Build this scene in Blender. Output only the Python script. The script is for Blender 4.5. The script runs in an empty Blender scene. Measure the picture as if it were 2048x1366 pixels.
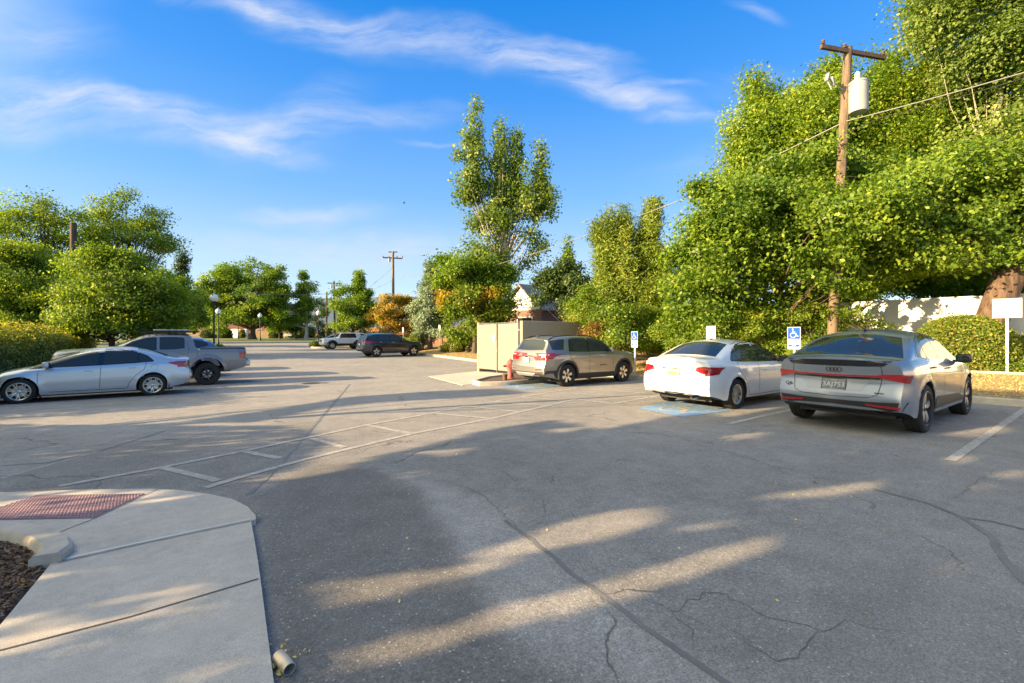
import bpy, math, random
import numpy as np
from mathutils import Vector, Matrix
from mathutils.bvhtree import BVHTree
from mathutils.geometry import tessellate_polygon
R = math.radians
rng = np.random.default_rng(7)
random.seed(7)
sc = bpy.context.scene
COL = sc.collection

# ------------------------------------------------------------------ camera
F, HOR, CZ, YAW = 910.0, 673.0, 1.46, R(36.7)
cam = bpy.data.cameras.new("camera"); cam.sensor_width = 36; cam.lens = 36 * F / 2048
cam.shift_y = -(683 - HOR) / 2048; cam.clip_start = .05; cam.clip_end = 12000
co = bpy.data.objects.new("camera", cam); COL.objects.link(co)
co.location = (0, 0, CZ); co.rotation_euler = (R(90), 0, -YAW); sc.camera = co

# ------------------------------------------------------------------ light
SUN_EL, SUN_TR = R(17.0), R(22) - YAW          # elevation, direction of travel on the ground
SD = Vector((math.cos(SUN_TR) * math.cos(SUN_EL), math.sin(SUN_TR) * math.cos(SUN_EL), -math.sin(SUN_EL)))
sl = bpy.data.lights.new("sun", 'SUN'); sl.energy = 5.0; sl.angle = R(.5); sl.color = (1, .725, .40)
so = bpy.data.objects.new("sun", sl); COL.objects.link(so)
so.rotation_euler = SD.to_track_quat('-Z', 'Y').to_euler(); so.location = (-20, 5, 12)

sc.view_settings.view_transform = 'Standard'; sc.view_settings.look = 'None'
sc.view_settings.exposure = 1.74; sc.view_settings.gamma = 1

w = bpy.data.worlds.new("World"); sc.world = w; w.use_nodes = True
nt = w.node_tree; N = nt.nodes; Lk = nt.links; N.clear()
def nd(t, **k):
    n = N.new(t)
    for a, b in k.items(): setattr(n, a, b)
    return n
def lk(a, b): Lk.new(a, b)
wout = nd('ShaderNodeOutputWorld'); bg = nd('ShaderNodeBackground'); bg.inputs[1].default_value = .15
sky = nd('ShaderNodeTexSky', sky_type='NISHITA', sun_disc=False)
sky.sun_elevation = SUN_EL
sky.sun_rotation = math.atan2(-SD.x, -SD.y)
sky.altitude = 1300; sky.air_density = 1.0; sky.dust_density = .35; sky.ozone_density = 2.5
hs = nd('ShaderNodeHueSaturation'); hs.inputs['Saturation'].default_value = 1.28; hs.inputs['Hue'].default_value = .497
tc = nd('ShaderNodeTexCoord')
# direction expressed as (right/forward, up/forward) in the picture's units of 1000 px
rgt = (math.cos(YAW), -math.sin(YAW), 0); fwd = (math.sin(YAW), math.cos(YAW), 0)
def dot(v):
    n = nd('ShaderNodeVectorMath', operation='DOT_PRODUCT'); lk(tc.outputs['Generated'], n.inputs[0]); n.inputs[1].default_value = v
    return n.outputs['Value']
def mt(op, a, b=None, c=None, clamp=False):
    n = nd('ShaderNodeMath', operation=op, use_clamp=clamp)
    for i, v in enumerate((a, b, c)):
        if v is None: continue
        if isinstance(v, (int, float)): n.inputs[i].default_value = v
        else: lk(v, n.inputs[i])
    return n.outputs[0]
dx, dy, dz = dot(rgt), dot(fwd), dot((0, 0, 1))
dyc = mt('MAXIMUM', dy, .05)
gx = mt('DIVIDE', dx, dyc); gz = mt('DIVIDE', dz, dyc)
cmb = nd('ShaderNodeCombineXYZ'); lk(gx, cmb.inputs[0]); lk(gz, cmb.inputs[1])
n1 = nd('ShaderNodeTexNoise'); n1.inputs['Scale'].default_value = 3.0; n1.inputs['Detail'].default_value = 6
lk(cmb.outputs[0], n1.inputs['Vector'])
sb = nd('ShaderNodeVectorMath', operation='SUBTRACT'); lk(n1.outputs['Color'], sb.inputs[0]); sb.inputs[1].default_value = (.5, .5, .5)
scv = nd('ShaderNodeVectorMath', operation='SCALE'); lk(sb.outputs[0], scv.inputs[0]); scv.inputs['Scale'].default_value = .16
wp = nd('ShaderNodeVectorMath', operation='ADD'); lk(cmb.outputs[0], wp.inputs[0]); lk(scv.outputs[0], wp.inputs[1])
# wisps: centre px, py, half length, half width, angle (deg, down to the right), strength
WISPS = [(640, 45, 200, 44, 14, .55), (460, 8, 130, 18, 14, .4), (900, 85, 230, 34, 10, .42), (1120, 130, 190, 36, 16, .58), (1270, 195, 130, 26, 22, .5), (1370, 235, 90, 12, 3, .3),
         (1185, 100, 75, 14, 8, .4), (1330, 165, 60, 8, 6, .25), (60, 205, 170, 66, 8, .65), (270, 212, 190, 22, 9, .65), (420, 270, 200, 40, 5, .5), (500, 300, 130, 16, 14, .6), (590, 245, 140, 45, -32, .28), (730, 245, 190, 26, -7, .4),
         (60, 60, 160, 56, 5, .34), (620, 432, 130, 18, 1, .6), (740, 500, 340, 34, 2, .6), (860, 292, 60, 7, 3, .3), (1390, 350, 110, 40, -10, .12), (1520, 8, 50, 14, 20, .3), (1500, 165, 130, 40, -5, .14)]
acc = None
for (cx, cy, hl, hw_, an, st) in WISPS:
    mp = nd('ShaderNodeMapping', vector_type='TEXTURE')
    mp.inputs['Location'].default_value = ((cx - 1024) / F, (HOR - cy) / F, 0)
    mp.inputs['Rotation'].default_value = (0, 0, -R(an)); mp.inputs['Scale'].default_value = (hl / F, hw_ / F, 1)
    lk(wp.outputs[0], mp.inputs['Vector'])
    ln = nd('ShaderNodeVectorMath', operation='LENGTH'); lk(mp.outputs[0], ln.inputs[0])
    mr = nd('ShaderNodeMapRange', interpolation_type='SMOOTHSTEP'); lk(ln.outputs['Value'], mr.inputs[0])
    mr.inputs[1].default_value = 1.6; mr.inputs[2].default_value = .0; mr.inputs[3].default_value = 0; mr.inputs[4].default_value = st
    acc = mr.outputs[0] if acc is None else mt('ADD', acc, mr.outputs[0])
mp = nd('ShaderNodeMapping'); mp.inputs['Rotation'].default_value = (0, 0, R(12)); mp.inputs['Scale'].default_value = (3.2, 16, 1)
lk(wp.outputs[0], mp.inputs['Vector'])
n2 = nd('ShaderNodeTexNoise'); n2.inputs['Scale'].default_value = 1.6; n2.inputs['Detail'].default_value = 9; n2.inputs['Roughness'].default_value = .62
lk(mp.outputs[0], n2.inputs['Vector'])
fib = nd('ShaderNodeMapRange'); lk(n2.outputs['Fac'], fib.inputs[0]); fib.inputs[1].default_value = .3; fib.inputs[2].default_value = .72; fib.inputs[3].default_value = .12; fib.inputs[4].default_value = 1.3
ahead = mt('MULTIPLY', mt('MULTIPLY', dy, 6.0, clamp=True), mt('MULTIPLY', dz, 30.0, clamp=True))
cl = mt('MULTIPLY', mt('MULTIPLY', acc, fib.outputs[0]), ahead, clamp=True)
cl = mt('MULTIPLY', cl, .92)
mix = nd('ShaderNodeMixRGB'); lk(cl, mix.inputs[0]); lk(sky.outputs[0], hs.inputs['Color'])
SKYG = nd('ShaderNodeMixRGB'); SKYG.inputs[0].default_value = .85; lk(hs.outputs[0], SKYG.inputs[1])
ramp = nd('ShaderNodeValToRGB'); re = ramp.color_ramp.elements
SKYC = [(0, (.70, .80, .88)), (.134, (.58, .74, .93)), (.287, (.25, .52, .96)), (.46, (.075, .34, .93)), (.60, (.012, .25, .84)), (1, (.02, .2, .7))]
while len(re) < len(SKYC): re.new(.5)
for e_, (p_, c_) in zip(re, SKYC): e_.position = p_; e_.color = (*c_, 1)
lk(dz, ramp.inputs[0])
rs_ = nd('ShaderNodeVectorMath', operation='SCALE'); lk(ramp.outputs[0], rs_.inputs[0]); rs_.inputs['Scale'].default_value = 1.95
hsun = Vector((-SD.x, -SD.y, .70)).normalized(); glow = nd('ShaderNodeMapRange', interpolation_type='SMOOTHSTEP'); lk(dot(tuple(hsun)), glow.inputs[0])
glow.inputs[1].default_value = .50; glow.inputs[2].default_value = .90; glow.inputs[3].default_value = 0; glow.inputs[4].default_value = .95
gm = nd('ShaderNodeMixRGB'); lk(glow.outputs[0], gm.inputs[0]); lk(rs_.outputs[0], gm.inputs[1]); gm.inputs[2].default_value = (5.9, 5.35, 3.5, 1)  # warm glow added to the sky out of view, to fill the shade
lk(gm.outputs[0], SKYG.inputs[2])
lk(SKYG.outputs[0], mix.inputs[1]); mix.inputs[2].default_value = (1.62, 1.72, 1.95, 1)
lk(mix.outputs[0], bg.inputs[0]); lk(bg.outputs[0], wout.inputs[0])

# ------------------------------------------------------------------ places
ZK = ([-60, 2, 10.5, 17, 21, 24, 27, 33, 50, 57, 63, 68, 72, 90, 130, 400], [0, 0, -.136, -.25, -.31, -.22, -.14, -.02, .09, .2, .4, .62, .75, 1.0, 1.2, 1.5])
def zp(t): return float(np.mean([np.interp(t + k, *ZK) for k in (-1.5, -.75, 0, .75, 1.5)]))
CA, SA = math.cos(YAW), math.sin(YAW)
def ut(X, Y): return X * CA + Y * SA, -X * SA + Y * CA
def P(px, py, dz=0.0):                      # a point of the ground seen at a pixel
    z = 0.0
    for _ in range(12):
        Y = (CZ - z) * F / max(py - HOR, 4); X = (px - 1024) / F * Y
        u, t = ut(X, Y); z = zp(t) + dz
    return Vector((u, t, z))
def A3(px, py, Y):                          # a point at a pixel and a depth
    X = (px - 1024) / F * Y; u, t = ut(X, Y)
    return Vector((u, t, CZ + (HOR - py) * Y / F))
def bankz(u, t):
    k = 14.3 if t < 15.7 else 16.0
    return zp(t) + np.interp(u - k, [0, .3, 3.6, 4.5, 30, 80], [.12, .13, .47, .5, .6, .2])

# ------------------------------------------------------------------ helpers
def setp(o, label=None, cat=None, group=None, kind=None):
    if label: o['label'] = label
    if cat: o['category'] = cat
    if group: o['group'] = group
    if kind: o['kind'] = kind
    return o
def thing(name, label, cat, loc=(0, 0, 0), rz=0, group=None):
    o = bpy.data.objects.new(name, None); COL.objects.link(o); o.empty_display_size = .2
    o.location = loc; o.rotation_euler = (0, 0, rz)
    return setp(o, label, cat, group)
class MB:
    def __init__(s): s.v = []; s.f = []; s.m = []; s.sm = []
    def add(s, vs, fs, mi=0, smooth=True):
        b = len(s.v); s.v += [tuple(x) for x in vs]
        for f in fs: s.f.append(tuple(i + b for i in f)); s.m.append(mi); s.sm.append(smooth)
    def box(s, c, d, mi=0, rot=None, bev=0.0):
        x, y, z = [q / 2 for q in d]; M = rot or Matrix.Identity(3); c = Vector(c)
        if bev <= 0:
            vs = [c + M @ Vector((a * x, b_ * y, e * z)) for a in (-1, 1) for b_ in (-1, 1) for e in (-1, 1)]
            s.add(vs, [(0, 1, 3, 2), (4, 6, 7, 5), (0, 4, 5, 1), (2, 3, 7, 6), (0, 2, 6, 4), (1, 5, 7, 3)], mi, False); return
        b = min(bev, x * .9, y * .9, z * .9)
        import bmesh
        bm = bmesh.new(); bmesh.ops.create_cube(bm, size=2)
        for v in bm.verts: v.co = Vector((v.co.x * x, v.co.y * y, v.co.z * z))
        bmesh.ops.bevel(bm, geom=bm.edges[:] + bm.verts[:], offset=b, segments=2, affect='EDGES', profile=.5)
        bm.verts.index_update()
        s.add([c + M @ v.co for v in bm.verts], [tuple(v.index for v in f.verts) for f in bm.faces], mi, True); bm.free()
    def tube(s, pts, rad, n=8, mi=0, cap=True):
        pts = [Vector(p) for p in pts]
        if not hasattr(rad, '__len__'): rad = [rad] * len(pts)
        vs = []
        for i, p in enumerate(pts):
            a = pts[min(i + 1, len(pts) - 1)] - pts[max(i - 1, 0)]
            a.normalize()
            q = Vector((0, 0, 1)) if abs(a.z) < .9 else Vector((1, 0, 0))
            e1 = a.cross(q).normalized(); e2 = a.cross(e1)
            for k in range(n):
                th = 2 * math.pi * k / n
                vs.append(p + (e1 * math.cos(th) + e2 * math.sin(th)) * rad[i])
        fs = [(i * n + k, i * n + (k + 1) % n, (i + 1) * n + (k + 1) % n, (i + 1) * n + k) for i in range(len(pts) - 1) for k in range(n)]
        if cap: fs += [tuple(range(n)), tuple((len(pts) - 1) * n + k for k in range(n))[::-1]]
        s.add(vs, fs, mi)
    def lathe(s, prof, c=(0, 0, 0), n=24, mi=0, axis='z', M=None):
        vs = []; c = Vector(c)
        for (r, h) in prof:
            for k in range(n):
                th = 2 * math.pi * k / n; a, b = r * math.cos(th), r * math.sin(th)
                p = Vector((a, b, h)) if axis == 'z' else (Vector((a, h, b)) if axis == 'y' else Vector((h, a, b)))
                vs.append(c + (M @ p if M else p))
        m = len(prof)
        s.add(vs, [(i * n + k, i * n + (k + 1) % n, (i + 1) * n + (k + 1) % n, (i + 1) * n + k) for i in range(m - 1) for k in range(n)], mi)
    def grid(s, vs, nx, nz, mi=0, smooth=True):
        s.add(vs, [(i * nz + j, i * nz + j + 1, (i + 1) * nz + j + 1, (i + 1) * nz + j) for i in range(nx - 1) for j in range(nz - 1)], mi, smooth)
    def ell(s, c, r, n=10, mi=0):
        prof = [(math.sin(math.pi * i / n) + 1e-4, -math.cos(math.pi * i / n)) for i in range(n + 1)]
        M = Matrix(((r[0], 0, 0), (0, r[1], 0), (0, 0, r[2])))
        s.lathe(prof, c, 2 * n, mi, 'z', M)
    def build(s, name, mats, parent=None, sharp=35):
        me = bpy.data.meshes.new(name); me.from_pydata(s.v, [], s.f)
        if not isinstance(mats, (list, tuple)): mats = [mats]
        for m in mats: me.materials.append(m)
        me.polygons.foreach_set('material_index', s.m); me.polygons.foreach_set('use_smooth', s.sm)
        if sharp: me.set_sharp_from_angle(angle=R(sharp))
        me.update()
        o = bpy.data.objects.new(name, me); COL.objects.link(o)
        if parent: o.parent = parent
        return o
def copy_tree(o, parent=None):
    c = o.copy(); COL.objects.link(c); c.parent = parent
    for ch in list(o.children): copy_tree(ch, c)
    return c
def pch(keys):                               # smooth monotone curve through keys
    x = np.array([k[0] for k in keys], float); y = np.array([k[1] for k in keys], float)
    h = np.diff(x); d = np.diff(y) / h; m = np.zeros(len(x)); m[0], m[-1] = d[0], d[-1]
    for i in range(1, len(x) - 1):
        if d[i - 1] * d[i] > 0:
            w1, w2 = 2 * h[i] + h[i - 1], h[i] + 2 * h[i - 1]; m[i] = (w1 + w2) / (w1 / d[i - 1] + w2 / d[i])
    def f(q):
        q = min(max(q, x[0]), x[-1]); i = min(int(np.searchsorted(x, q, 'right')) - 1, len(x) - 2)
        t = (q - x[i]) / h[i]
        return (1 + 2 * t) * (1 - t) ** 2 * y[i] + t * (1 - t) ** 2 * h[i] * m[i] + t * t * (3 - 2 * t) * y[i + 1] + t * t * (t - 1) * h[i] * m[i + 1]
    return f
def sstep(x): x = min(max(x, 0), 1); return x * x * (3 - 2 * x)

# ------------------------------------------------------------------ materials
def mat(name, col, rough=.6, metal=0, coat=0, bump=0, bscale=40, var=0, vscale=3, spec=.5, em=None, col2=None, alpha=None, ior=None, ridge=0, grit=0):
    m = bpy.data.materials.new(name); m.use_nodes = True; t = m.node_tree; b = t.nodes['Principled BSDF']
    b.inputs['Base Color'].default_value = (*col, 1); b.inputs['Roughness'].default_value = rough; b.inputs['Metallic'].default_value = metal
    b.inputs['Coat Weight'].default_value = coat; b.inputs['Coat Roughness'].default_value = .04; b.inputs['Specular IOR Level'].default_value = spec
    if ior: b.inputs['IOR'].default_value = ior
    if em: b.inputs['Emission Color'].default_value = (*em[0], 1); b.inputs['Emission Strength'].default_value = em[1]
    tcn = t.nodes.new('ShaderNodeTexCoord')
    if var or col2:
        n = t.nodes.new('ShaderNodeTexNoise'); n.inputs['Scale'].default_value = vscale; n.inputs['Detail'].default_value = 6; n.inputs['Roughness'].default_value = .65
        t.links.new(tcn.outputs['Object'], n.inputs['Vector'])
        r = t.nodes.new('ShaderNodeMapRange'); t.links.new(n.outputs['Fac'], r.inputs[0]); r.inputs[1].default_value = .32; r.inputs[2].default_value = .68
        mx = t.nodes.new('ShaderNodeMixRGB'); t.links.new(r.outputs[0], mx.inputs[0])
        c2 = col2 or tuple(min(1, c * (1 + var)) for c in col); c1 = col if col2 else tuple(c * (1 - var) for c in col)
        mx.inputs[1].default_value = (*c1, 1); mx.inputs[2].default_value = (*c2, 1); t.links.new(mx.outputs[0], b.inputs['Base Color'])
        if grit:
            g1 = t.nodes.new('ShaderNodeTexNoise'); g1.inputs['Scale'].default_value = 160; g1.inputs['Detail'].default_value = 3; t.links.new(tcn.outputs['Object'], g1.inputs['Vector']); g2 = t.nodes.new('ShaderNodeTexNoise'); g2.inputs['Scale'].default_value = 11; g2.inputs['Detail'].default_value = 8; g2.inputs['Roughness'].default_value = .75; t.links.new(tcn.outputs['Object'], g2.inputs['Vector'])
            for gg, k_ in ((g1, grit * 1.6), (g2, grit)):
                r2 = t.nodes.new('ShaderNodeMapRange'); t.links.new(gg.outputs['Fac'], r2.inputs[0]); r2.inputs[1].default_value = .3; r2.inputs[2].default_value = .7; r2.inputs[3].default_value = 1 - k_; r2.inputs[4].default_value = 1 + k_ * .6
                vm = t.nodes.new('ShaderNodeVectorMath'); vm.operation = 'SCALE'; t.links.new(b.inputs['Base Color'].links[0].from_socket, vm.inputs[0]); t.links.new(r2.outputs[0], vm.inputs['Scale']); t.links.new(vm.outputs[0], b.inputs['Base Color'])
    if ridge:
        mp = t.nodes.new('ShaderNodeMapping'); mp.inputs['Scale'].default_value = (1, 1, .16); t.links.new(tcn.outputs['Object'], mp.inputs[0]); v = t.nodes.new('ShaderNodeTexNoise'); v.inputs['Scale'].default_value = ridge; v.inputs['Detail'].default_value = 7; v.inputs['Roughness'].default_value = .7; t.links.new(mp.outputs[0], v.inputs['Vector'])
        q = t.nodes.new('ShaderNodeMapRange'); t.links.new(v.outputs['Fac'], q.inputs[0]); q.inputs[1].default_value = .38; q.inputs[2].default_value = .6
        mx = t.nodes.new('ShaderNodeMixRGB'); t.links.new(q.outputs[0], mx.inputs[0]); mx.inputs[1].default_value = (*(col2 or col), 1); mx.inputs[2].default_value = (*col, 1); t.links.new(mx.outputs[0], b.inputs['Base Color'])
        bp = t.nodes.new('ShaderNodeBump'); bp.inputs['Strength'].default_value = 1; bp.inputs['Distance'].default_value = .06; t.links.new(v.outputs['Fac'], bp.inputs['Height']); t.links.new(bp.outputs[0], b.inputs['Normal'])
    if bump and not ridge:
        n = t.nodes.new('ShaderNodeTexNoise'); n.inputs['Scale'].default_value = bscale; n.inputs['Detail'].default_value = 5
        t.links.new(tcn.outputs['Object'], n.inputs['Vector'])
        bp = t.nodes.new('ShaderNodeBump'); bp.inputs['Strength'].default_value = bump; bp.inputs['Distance'].default_value = .02
        t.links.new(n.outputs['Fac'], bp.inputs['Height']); t.links.new(bp.outputs[0], b.inputs['Normal'])
    return m
def leafmat(name, stops, trans=.45):
    m = bpy.data.materials.new(name); m.use_nodes = True; t = m.node_tree; t.nodes.clear()
    o = t.nodes.new('ShaderNodeOutputMaterial'); at = t.nodes.new('ShaderNodeAttribute'); at.attribute_name = 'rnd'
    cr = t.nodes.new('ShaderNodeValToRGB'); e = cr.color_ramp.elements
    while len(e) > 1: e.remove(e[-1])
    for i, (p, c) in enumerate(stops):
        c = (min(.75, c[0] * 1.85), min(.7, c[1] * 1.78), c[2] * 1.3) if trans else c
        el = e[0] if i == 0 else e.new(p); el.position = p; el.color = (*c, 1)
    t.links.new(at.outputs['Fac'], cr.inputs[0])
    d = t.nodes.new('ShaderNodeBsdfDiffuse'); tr = t.nodes.new('ShaderNodeBsdfTranslucent'); g = t.nodes.new('ShaderNodeBsdfGlossy'); g.inputs['Roughness'].default_value = .45
    g.inputs['Color'].default_value = (.9, .9, .8, 1)
    hsv = t.nodes.new('ShaderNodeMixRGB'); hsv.blend_type = 'MULTIPLY'; hsv.inputs[0].default_value = 1; hsv.inputs[2].default_value = (1.25, 1.3, .45, 1)
    t.links.new(cr.outputs[0], d.inputs[0]); t.links.new(cr.outputs[0], hsv.inputs[1]); t.links.new(hsv.outputs[0], tr.inputs[0])
    m1 = t.nodes.new('ShaderNodeMixShader'); m1.inputs[0].default_value = trans; t.links.new(d.outputs[0], m1.inputs[1]); t.links.new(tr.outputs[0], m1.inputs[2])
    m2 = t.nodes.new('ShaderNodeMixShader'); m2.inputs[0].default_value = .02; t.links.new(m1.outputs[0], m2.inputs[1]); t.links.new(g.outputs[0], m2.inputs[2])
    t.links.new(m2.outputs[0], o.inputs[0]); return m
def paint(name, col, metal=.5, rough=.32): return mat(name, col, rough, metal, 1.0)
M = dict(
    concrete=mat('concrete', (.56, .50, .42), .9, bump=.15, bscale=260, col2=(.46, .415, .35), vscale=1.6, grit=.16),
    kerb=mat('kerb_concrete', (.44, .39, .32), .9, bump=.12, bscale=160, var=.18, vscale=4),
    joint=mat('joint', (.10, .09, .08), .95), chalk=mat('pale_joint', (.55, .54, .50), .9, var=.1),
    tact=mat('tactile', (.28, .175, .19), .75, var=.2, vscale=12),
    line=mat('marking_paint', (.25, .236, .212), .85, bump=.3, bscale=120, col2=(.46, .44, .40), vscale=11),
    tar=mat('tar', (.168, .16, .15), .7, bump=.2, var=.2), crack=mat('crack', (.12, .112, .10), 1),
    blue=mat('marking_blue', (.07, .22, .46), .85, col2=(.26, .34, .42), vscale=7, bump=.3, bscale=120),
    mulch=mat('mulch', (.05, .032, .024), .95, bump=1, bscale=60, col2=(.16, .11, .08), vscale=45),
    dirt=mat('dirt', (.20, .13, .07), .95, bump=.6, bscale=30, col2=(.34, .25, .13), vscale=3),
    lawn=mat('lawn', (.09, .13, .025), .95, bump=.8, bscale=60, col2=(.17, .19, .05), vscale=.35),
    bark=mat('bark', (.12, .09, .065), .95, col2=(.045, .035, .028), ridge=9),
    redbark=mat('red_bark', (.155, .10, .068), .95, bump=1, col2=(.05, .03, .02), ridge=7),
    palebark=mat('pale_bark', (.36, .32, .26), .9, bump=.6, bscale=12, var=.3, vscale=6),
    polewood=mat('pole_wood', (.22, .155, .10), .85, bump=.5, bscale=20, col2=(.10, .07, .045), ridge=9),
    darkwood=mat('dark_wood', (.09, .06, .045), .9, bump=.4, bscale=20, var=.3),
    stucco=mat('tan_stucco', (.33, .285, .21), .95, bump=.5, bscale=130, var=.06, vscale=2),
    slat=mat('tan_slat', (.235, .215, .17), .6, var=.05), wallwhite=mat('white_wall', (.68, .67, .64), .9, var=.06, vscale=2, bump=.15),
    steel=mat('galvanised_steel', (.55, .55, .53), .4, .85, var=.12, vscale=8), black=mat('black_plastic', (.02, .02, .021), .55),
    blackgloss=mat('black_gloss', (.012, .012, .014), .12, coat=.5), rubber=mat('rubber', (.022, .021, .02), .85, bump=.3, bscale=90),
    glass=mat('dark_glass', (.028, .036, .036), .03, spec=.5, ior=1.5), alloy=mat('alloy', (.62, .60, .56), .3, .9), darkalloy=mat('dark_alloy', (.03, .03, .032), .4, .6),
    chrome=mat('chrome', (.7, .7, .7), .12, 1), red=mat('tail_red', (.34, .008, .012), .12, coat=1), amber=mat('amber', (.6, .2, .05), .15, coat=1),
    clear=mat('clear_lamp', (.75, .75, .75), .1, .4, coat=1), plate=mat('plate_white', (.75, .72, .68), .5), plategrey=mat('plate_grey', (.13, .14, .15), .4), orange=mat('plate_orange', (.75, .35, .08), .5),
    signblue=mat('sign_blue', (.008, .075, .33), .7, spec=.15), signwhite=mat('sign_white', (.5, .5, .52), .7, spec=.15), hyd=mat('hydrant_paint', (.34, .085, .085), .6, var=.3, vscale=10, bump=.2),
    rust=mat('rust', (.14, .07, .04), .8, var=.4, vscale=12), globe=mat('lamp_globe', (.85, .85, .83), .15, coat=.6), redwood=mat('red_fence', (.17, .075, .04), .9, bump=.4, bscale=20, col2=(.24, .13, .08), vscale=2.5),
    brownwood=mat('brown_fence', (.14, .08, .045), .9, bump=.4, bscale=20, var=.35, vscale=3),
    roof=mat('grey_shingle', (.24, .23, .22), .95, bump=.6, bscale=30, var=.2, vscale=8), siding=mat('white_siding', (.66, .66, .66), .8), pipe=mat('beige_metal', (.50, .43, .33), .45, .2, var=.15, vscale=15),
    hill=mat('hill', (.085, .125, .17), 1, var=.25, vscale=.002), pine=mat('wire', (.03, .03, .03), .6), wirelit=mat('bare_wire', (.22, .22, .22), .5, .3), can=mat('transformer_grey', (.33, .34, .34), .5, var=.08),
)
def brickmat():
    m = mat('red_brick', (.30, .10, .06), .9); t = m.node_tree; b = t.nodes.new('ShaderNodeTexBrick'); c = t.nodes.new('ShaderNodeTexCoord')
    mp = t.nodes.new('ShaderNodeMapping'); mp.inputs['Rotation'].default_value = (R(90), 0, 0)
    t.links.new(c.outputs['Object'], mp.inputs[0]); t.links.new(mp.outputs[0], b.inputs['Vector'])
    b.inputs['Color1'].default_value = (.20, .065, .045, 1); b.inputs['Color2'].default_value = (.13, .045, .035, 1); b.inputs['Mortar'].default_value = (.2, .15, .13, 1); b.inputs['Scale'].default_value = 4
    t.links.new(b.outputs[0], t.nodes['Principled BSDF'].inputs['Base Color']); return m
M['brick'] = brickmat(); M['gatesteel'] = mat('gate_steel', (.16, .155, .145), .5, .3, var=.3, vscale=6)
def asphaltmat():
    m = bpy.data.materials.new('asphalt'); m.use_nodes = True; t = m.node_tree; n = t.nodes; L = t.links; b = n['Principled BSDF']; b.inputs['Roughness'].default_value = .88
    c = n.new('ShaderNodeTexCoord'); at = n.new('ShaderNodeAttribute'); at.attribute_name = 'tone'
    def noise(s, d=6, r=.6):
        q = n.new('ShaderNodeTexNoise'); q.inputs['Scale'].default_value = s; q.inputs['Detail'].default_value = d; q.inputs['Roughness'].default_value = r; L.new(c.outputs['Object'], q.inputs['Vector']); return q.outputs['Fac']
    def mr(a, lo, hi, o1, o2):
        q = n.new('ShaderNodeMapRange'); L.new(a, q.inputs[0]); q.inputs[1].default_value = lo; q.inputs[2].default_value = hi; q.inputs[3].default_value = o1; q.inputs[4].default_value = o2; return q.outputs[0]
    def m2(op, a, b_):
        q = n.new('ShaderNodeMath'); q.operation = op
        for i, v in enumerate((a, b_)):
            if isinstance(v, (int, float)): q.inputs[i].default_value = v
            else: L.new(v, q.inputs[i])
        return q.outputs[0]
    big = mr(noise(.35, 5, .7), .3, .7, .82, 1.16); mid = mr(noise(3.2, 8, .75), .3, .7, .80, 1.18); fine = m2('MULTIPLY', mr(noise(95, 3, .75), .28, .72, .5, 1.5), mr(noise(34, 4, .8), .3, .7, .74, 1.26))
    v = n.new('ShaderNodeTexVoronoi'); v.inputs['Scale'].default_value = 55; L.new(c.outputs['Object'], v.inputs['Vector'])
    sep = n.new('ShaderNodeSeparateColor'); L.new(v.outputs['Color'], sep.inputs[0])
    chip = m2('MULTIPLY', m2('GREATER_THAN', sep.outputs[0], .88), mr(v.outputs['Distance'], .15, .42, 1, 0))
    v2 = n.new('ShaderNodeTexVoronoi'); v2.inputs['Scale'].default_value = 38; L.new(c.outputs['Object'], v2.inputs['Vector'])
    sep2 = n.new('ShaderNodeSeparateColor'); L.new(v2.outputs['Color'], sep2.inputs[0])
    chip2 = m2('MULTIPLY', m2('GREATER_THAN', sep2.outputs[0], .94), mr(v2.outputs['Distance'], .1, .28, 1, 0))
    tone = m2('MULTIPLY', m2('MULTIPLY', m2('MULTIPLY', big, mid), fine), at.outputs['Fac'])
    # hairline crazing
    wv = n.new('ShaderNodeTexNoise'); wv.inputs['Scale'].default_value = 1.4; wv.inputs['Detail'].default_value = 5; L.new(c.outputs['Object'], wv.inputs['Vector'])
    sm = n.new('ShaderNodeVectorMath'); sm.operation = 'MULTIPLY_ADD'; L.new(wv.outputs['Color'], sm.inputs[0]); sm.inputs[1].default_value = (.9, .9, 0); L.new(c.outputs['Object'], sm.inputs[2])
    vc = n.new('ShaderNodeTexVoronoi'); vc.feature = 'DISTANCE_TO_EDGE'; vc.inputs['Scale'].default_value = .42; L.new(sm.outputs[0], vc.inputs['Vector'])
    line = m2('MULTIPLY', mr(vc.outputs['Distance'], .0, .006, 1, 0), mr(noise(.55, 4, .6), .50, .56, 0, 1))
    tone = m2('MULTIPLY', tone, m2('SUBTRACT', 1, m2('MULTIPLY', line, .62)))
    mx = n.new('ShaderNodeMixRGB'); mx.blend_type = 'MULTIPLY'; mx.inputs[0].default_value = 1; mx.inputs[1].default_value = (.232, .218, .198, 1)
    cb = n.new('ShaderNodeCombineColor'); [L.new(tone, cb.inputs[i]) for i in range(3)]; L.new(cb.outputs[0], mx.inputs[2])
    mc = n.new('ShaderNodeMixRGB'); mc.inputs[2].default_value = (.60, .58, .54, 1); L.new(m2('MULTIPLY', m2('MAXIMUM', m2('MULTIPLY', chip, sep.outputs[1]), m2('MULTIPLY', chip2, .45)), .8), mc.inputs[0]); L.new(mx.outputs[0], mc.inputs[1]); L.new(mc.outputs[0], b.inputs['Base Color'])
    bp = n.new('ShaderNodeBump'); bp.inputs['Strength'].default_value = .55; bp.inputs['Distance'].default_value = .006
    L.new(m2('ADD', m2('ADD', noise(150, 3, .6), m2('MULTIPLY', chip, .6)), m2('MULTIPLY', line, -2)), bp.inputs['Height']); L.new(bp.outputs[0], b.inputs['Normal']); return m
M['asphalt'] = asphaltmat()

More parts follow.
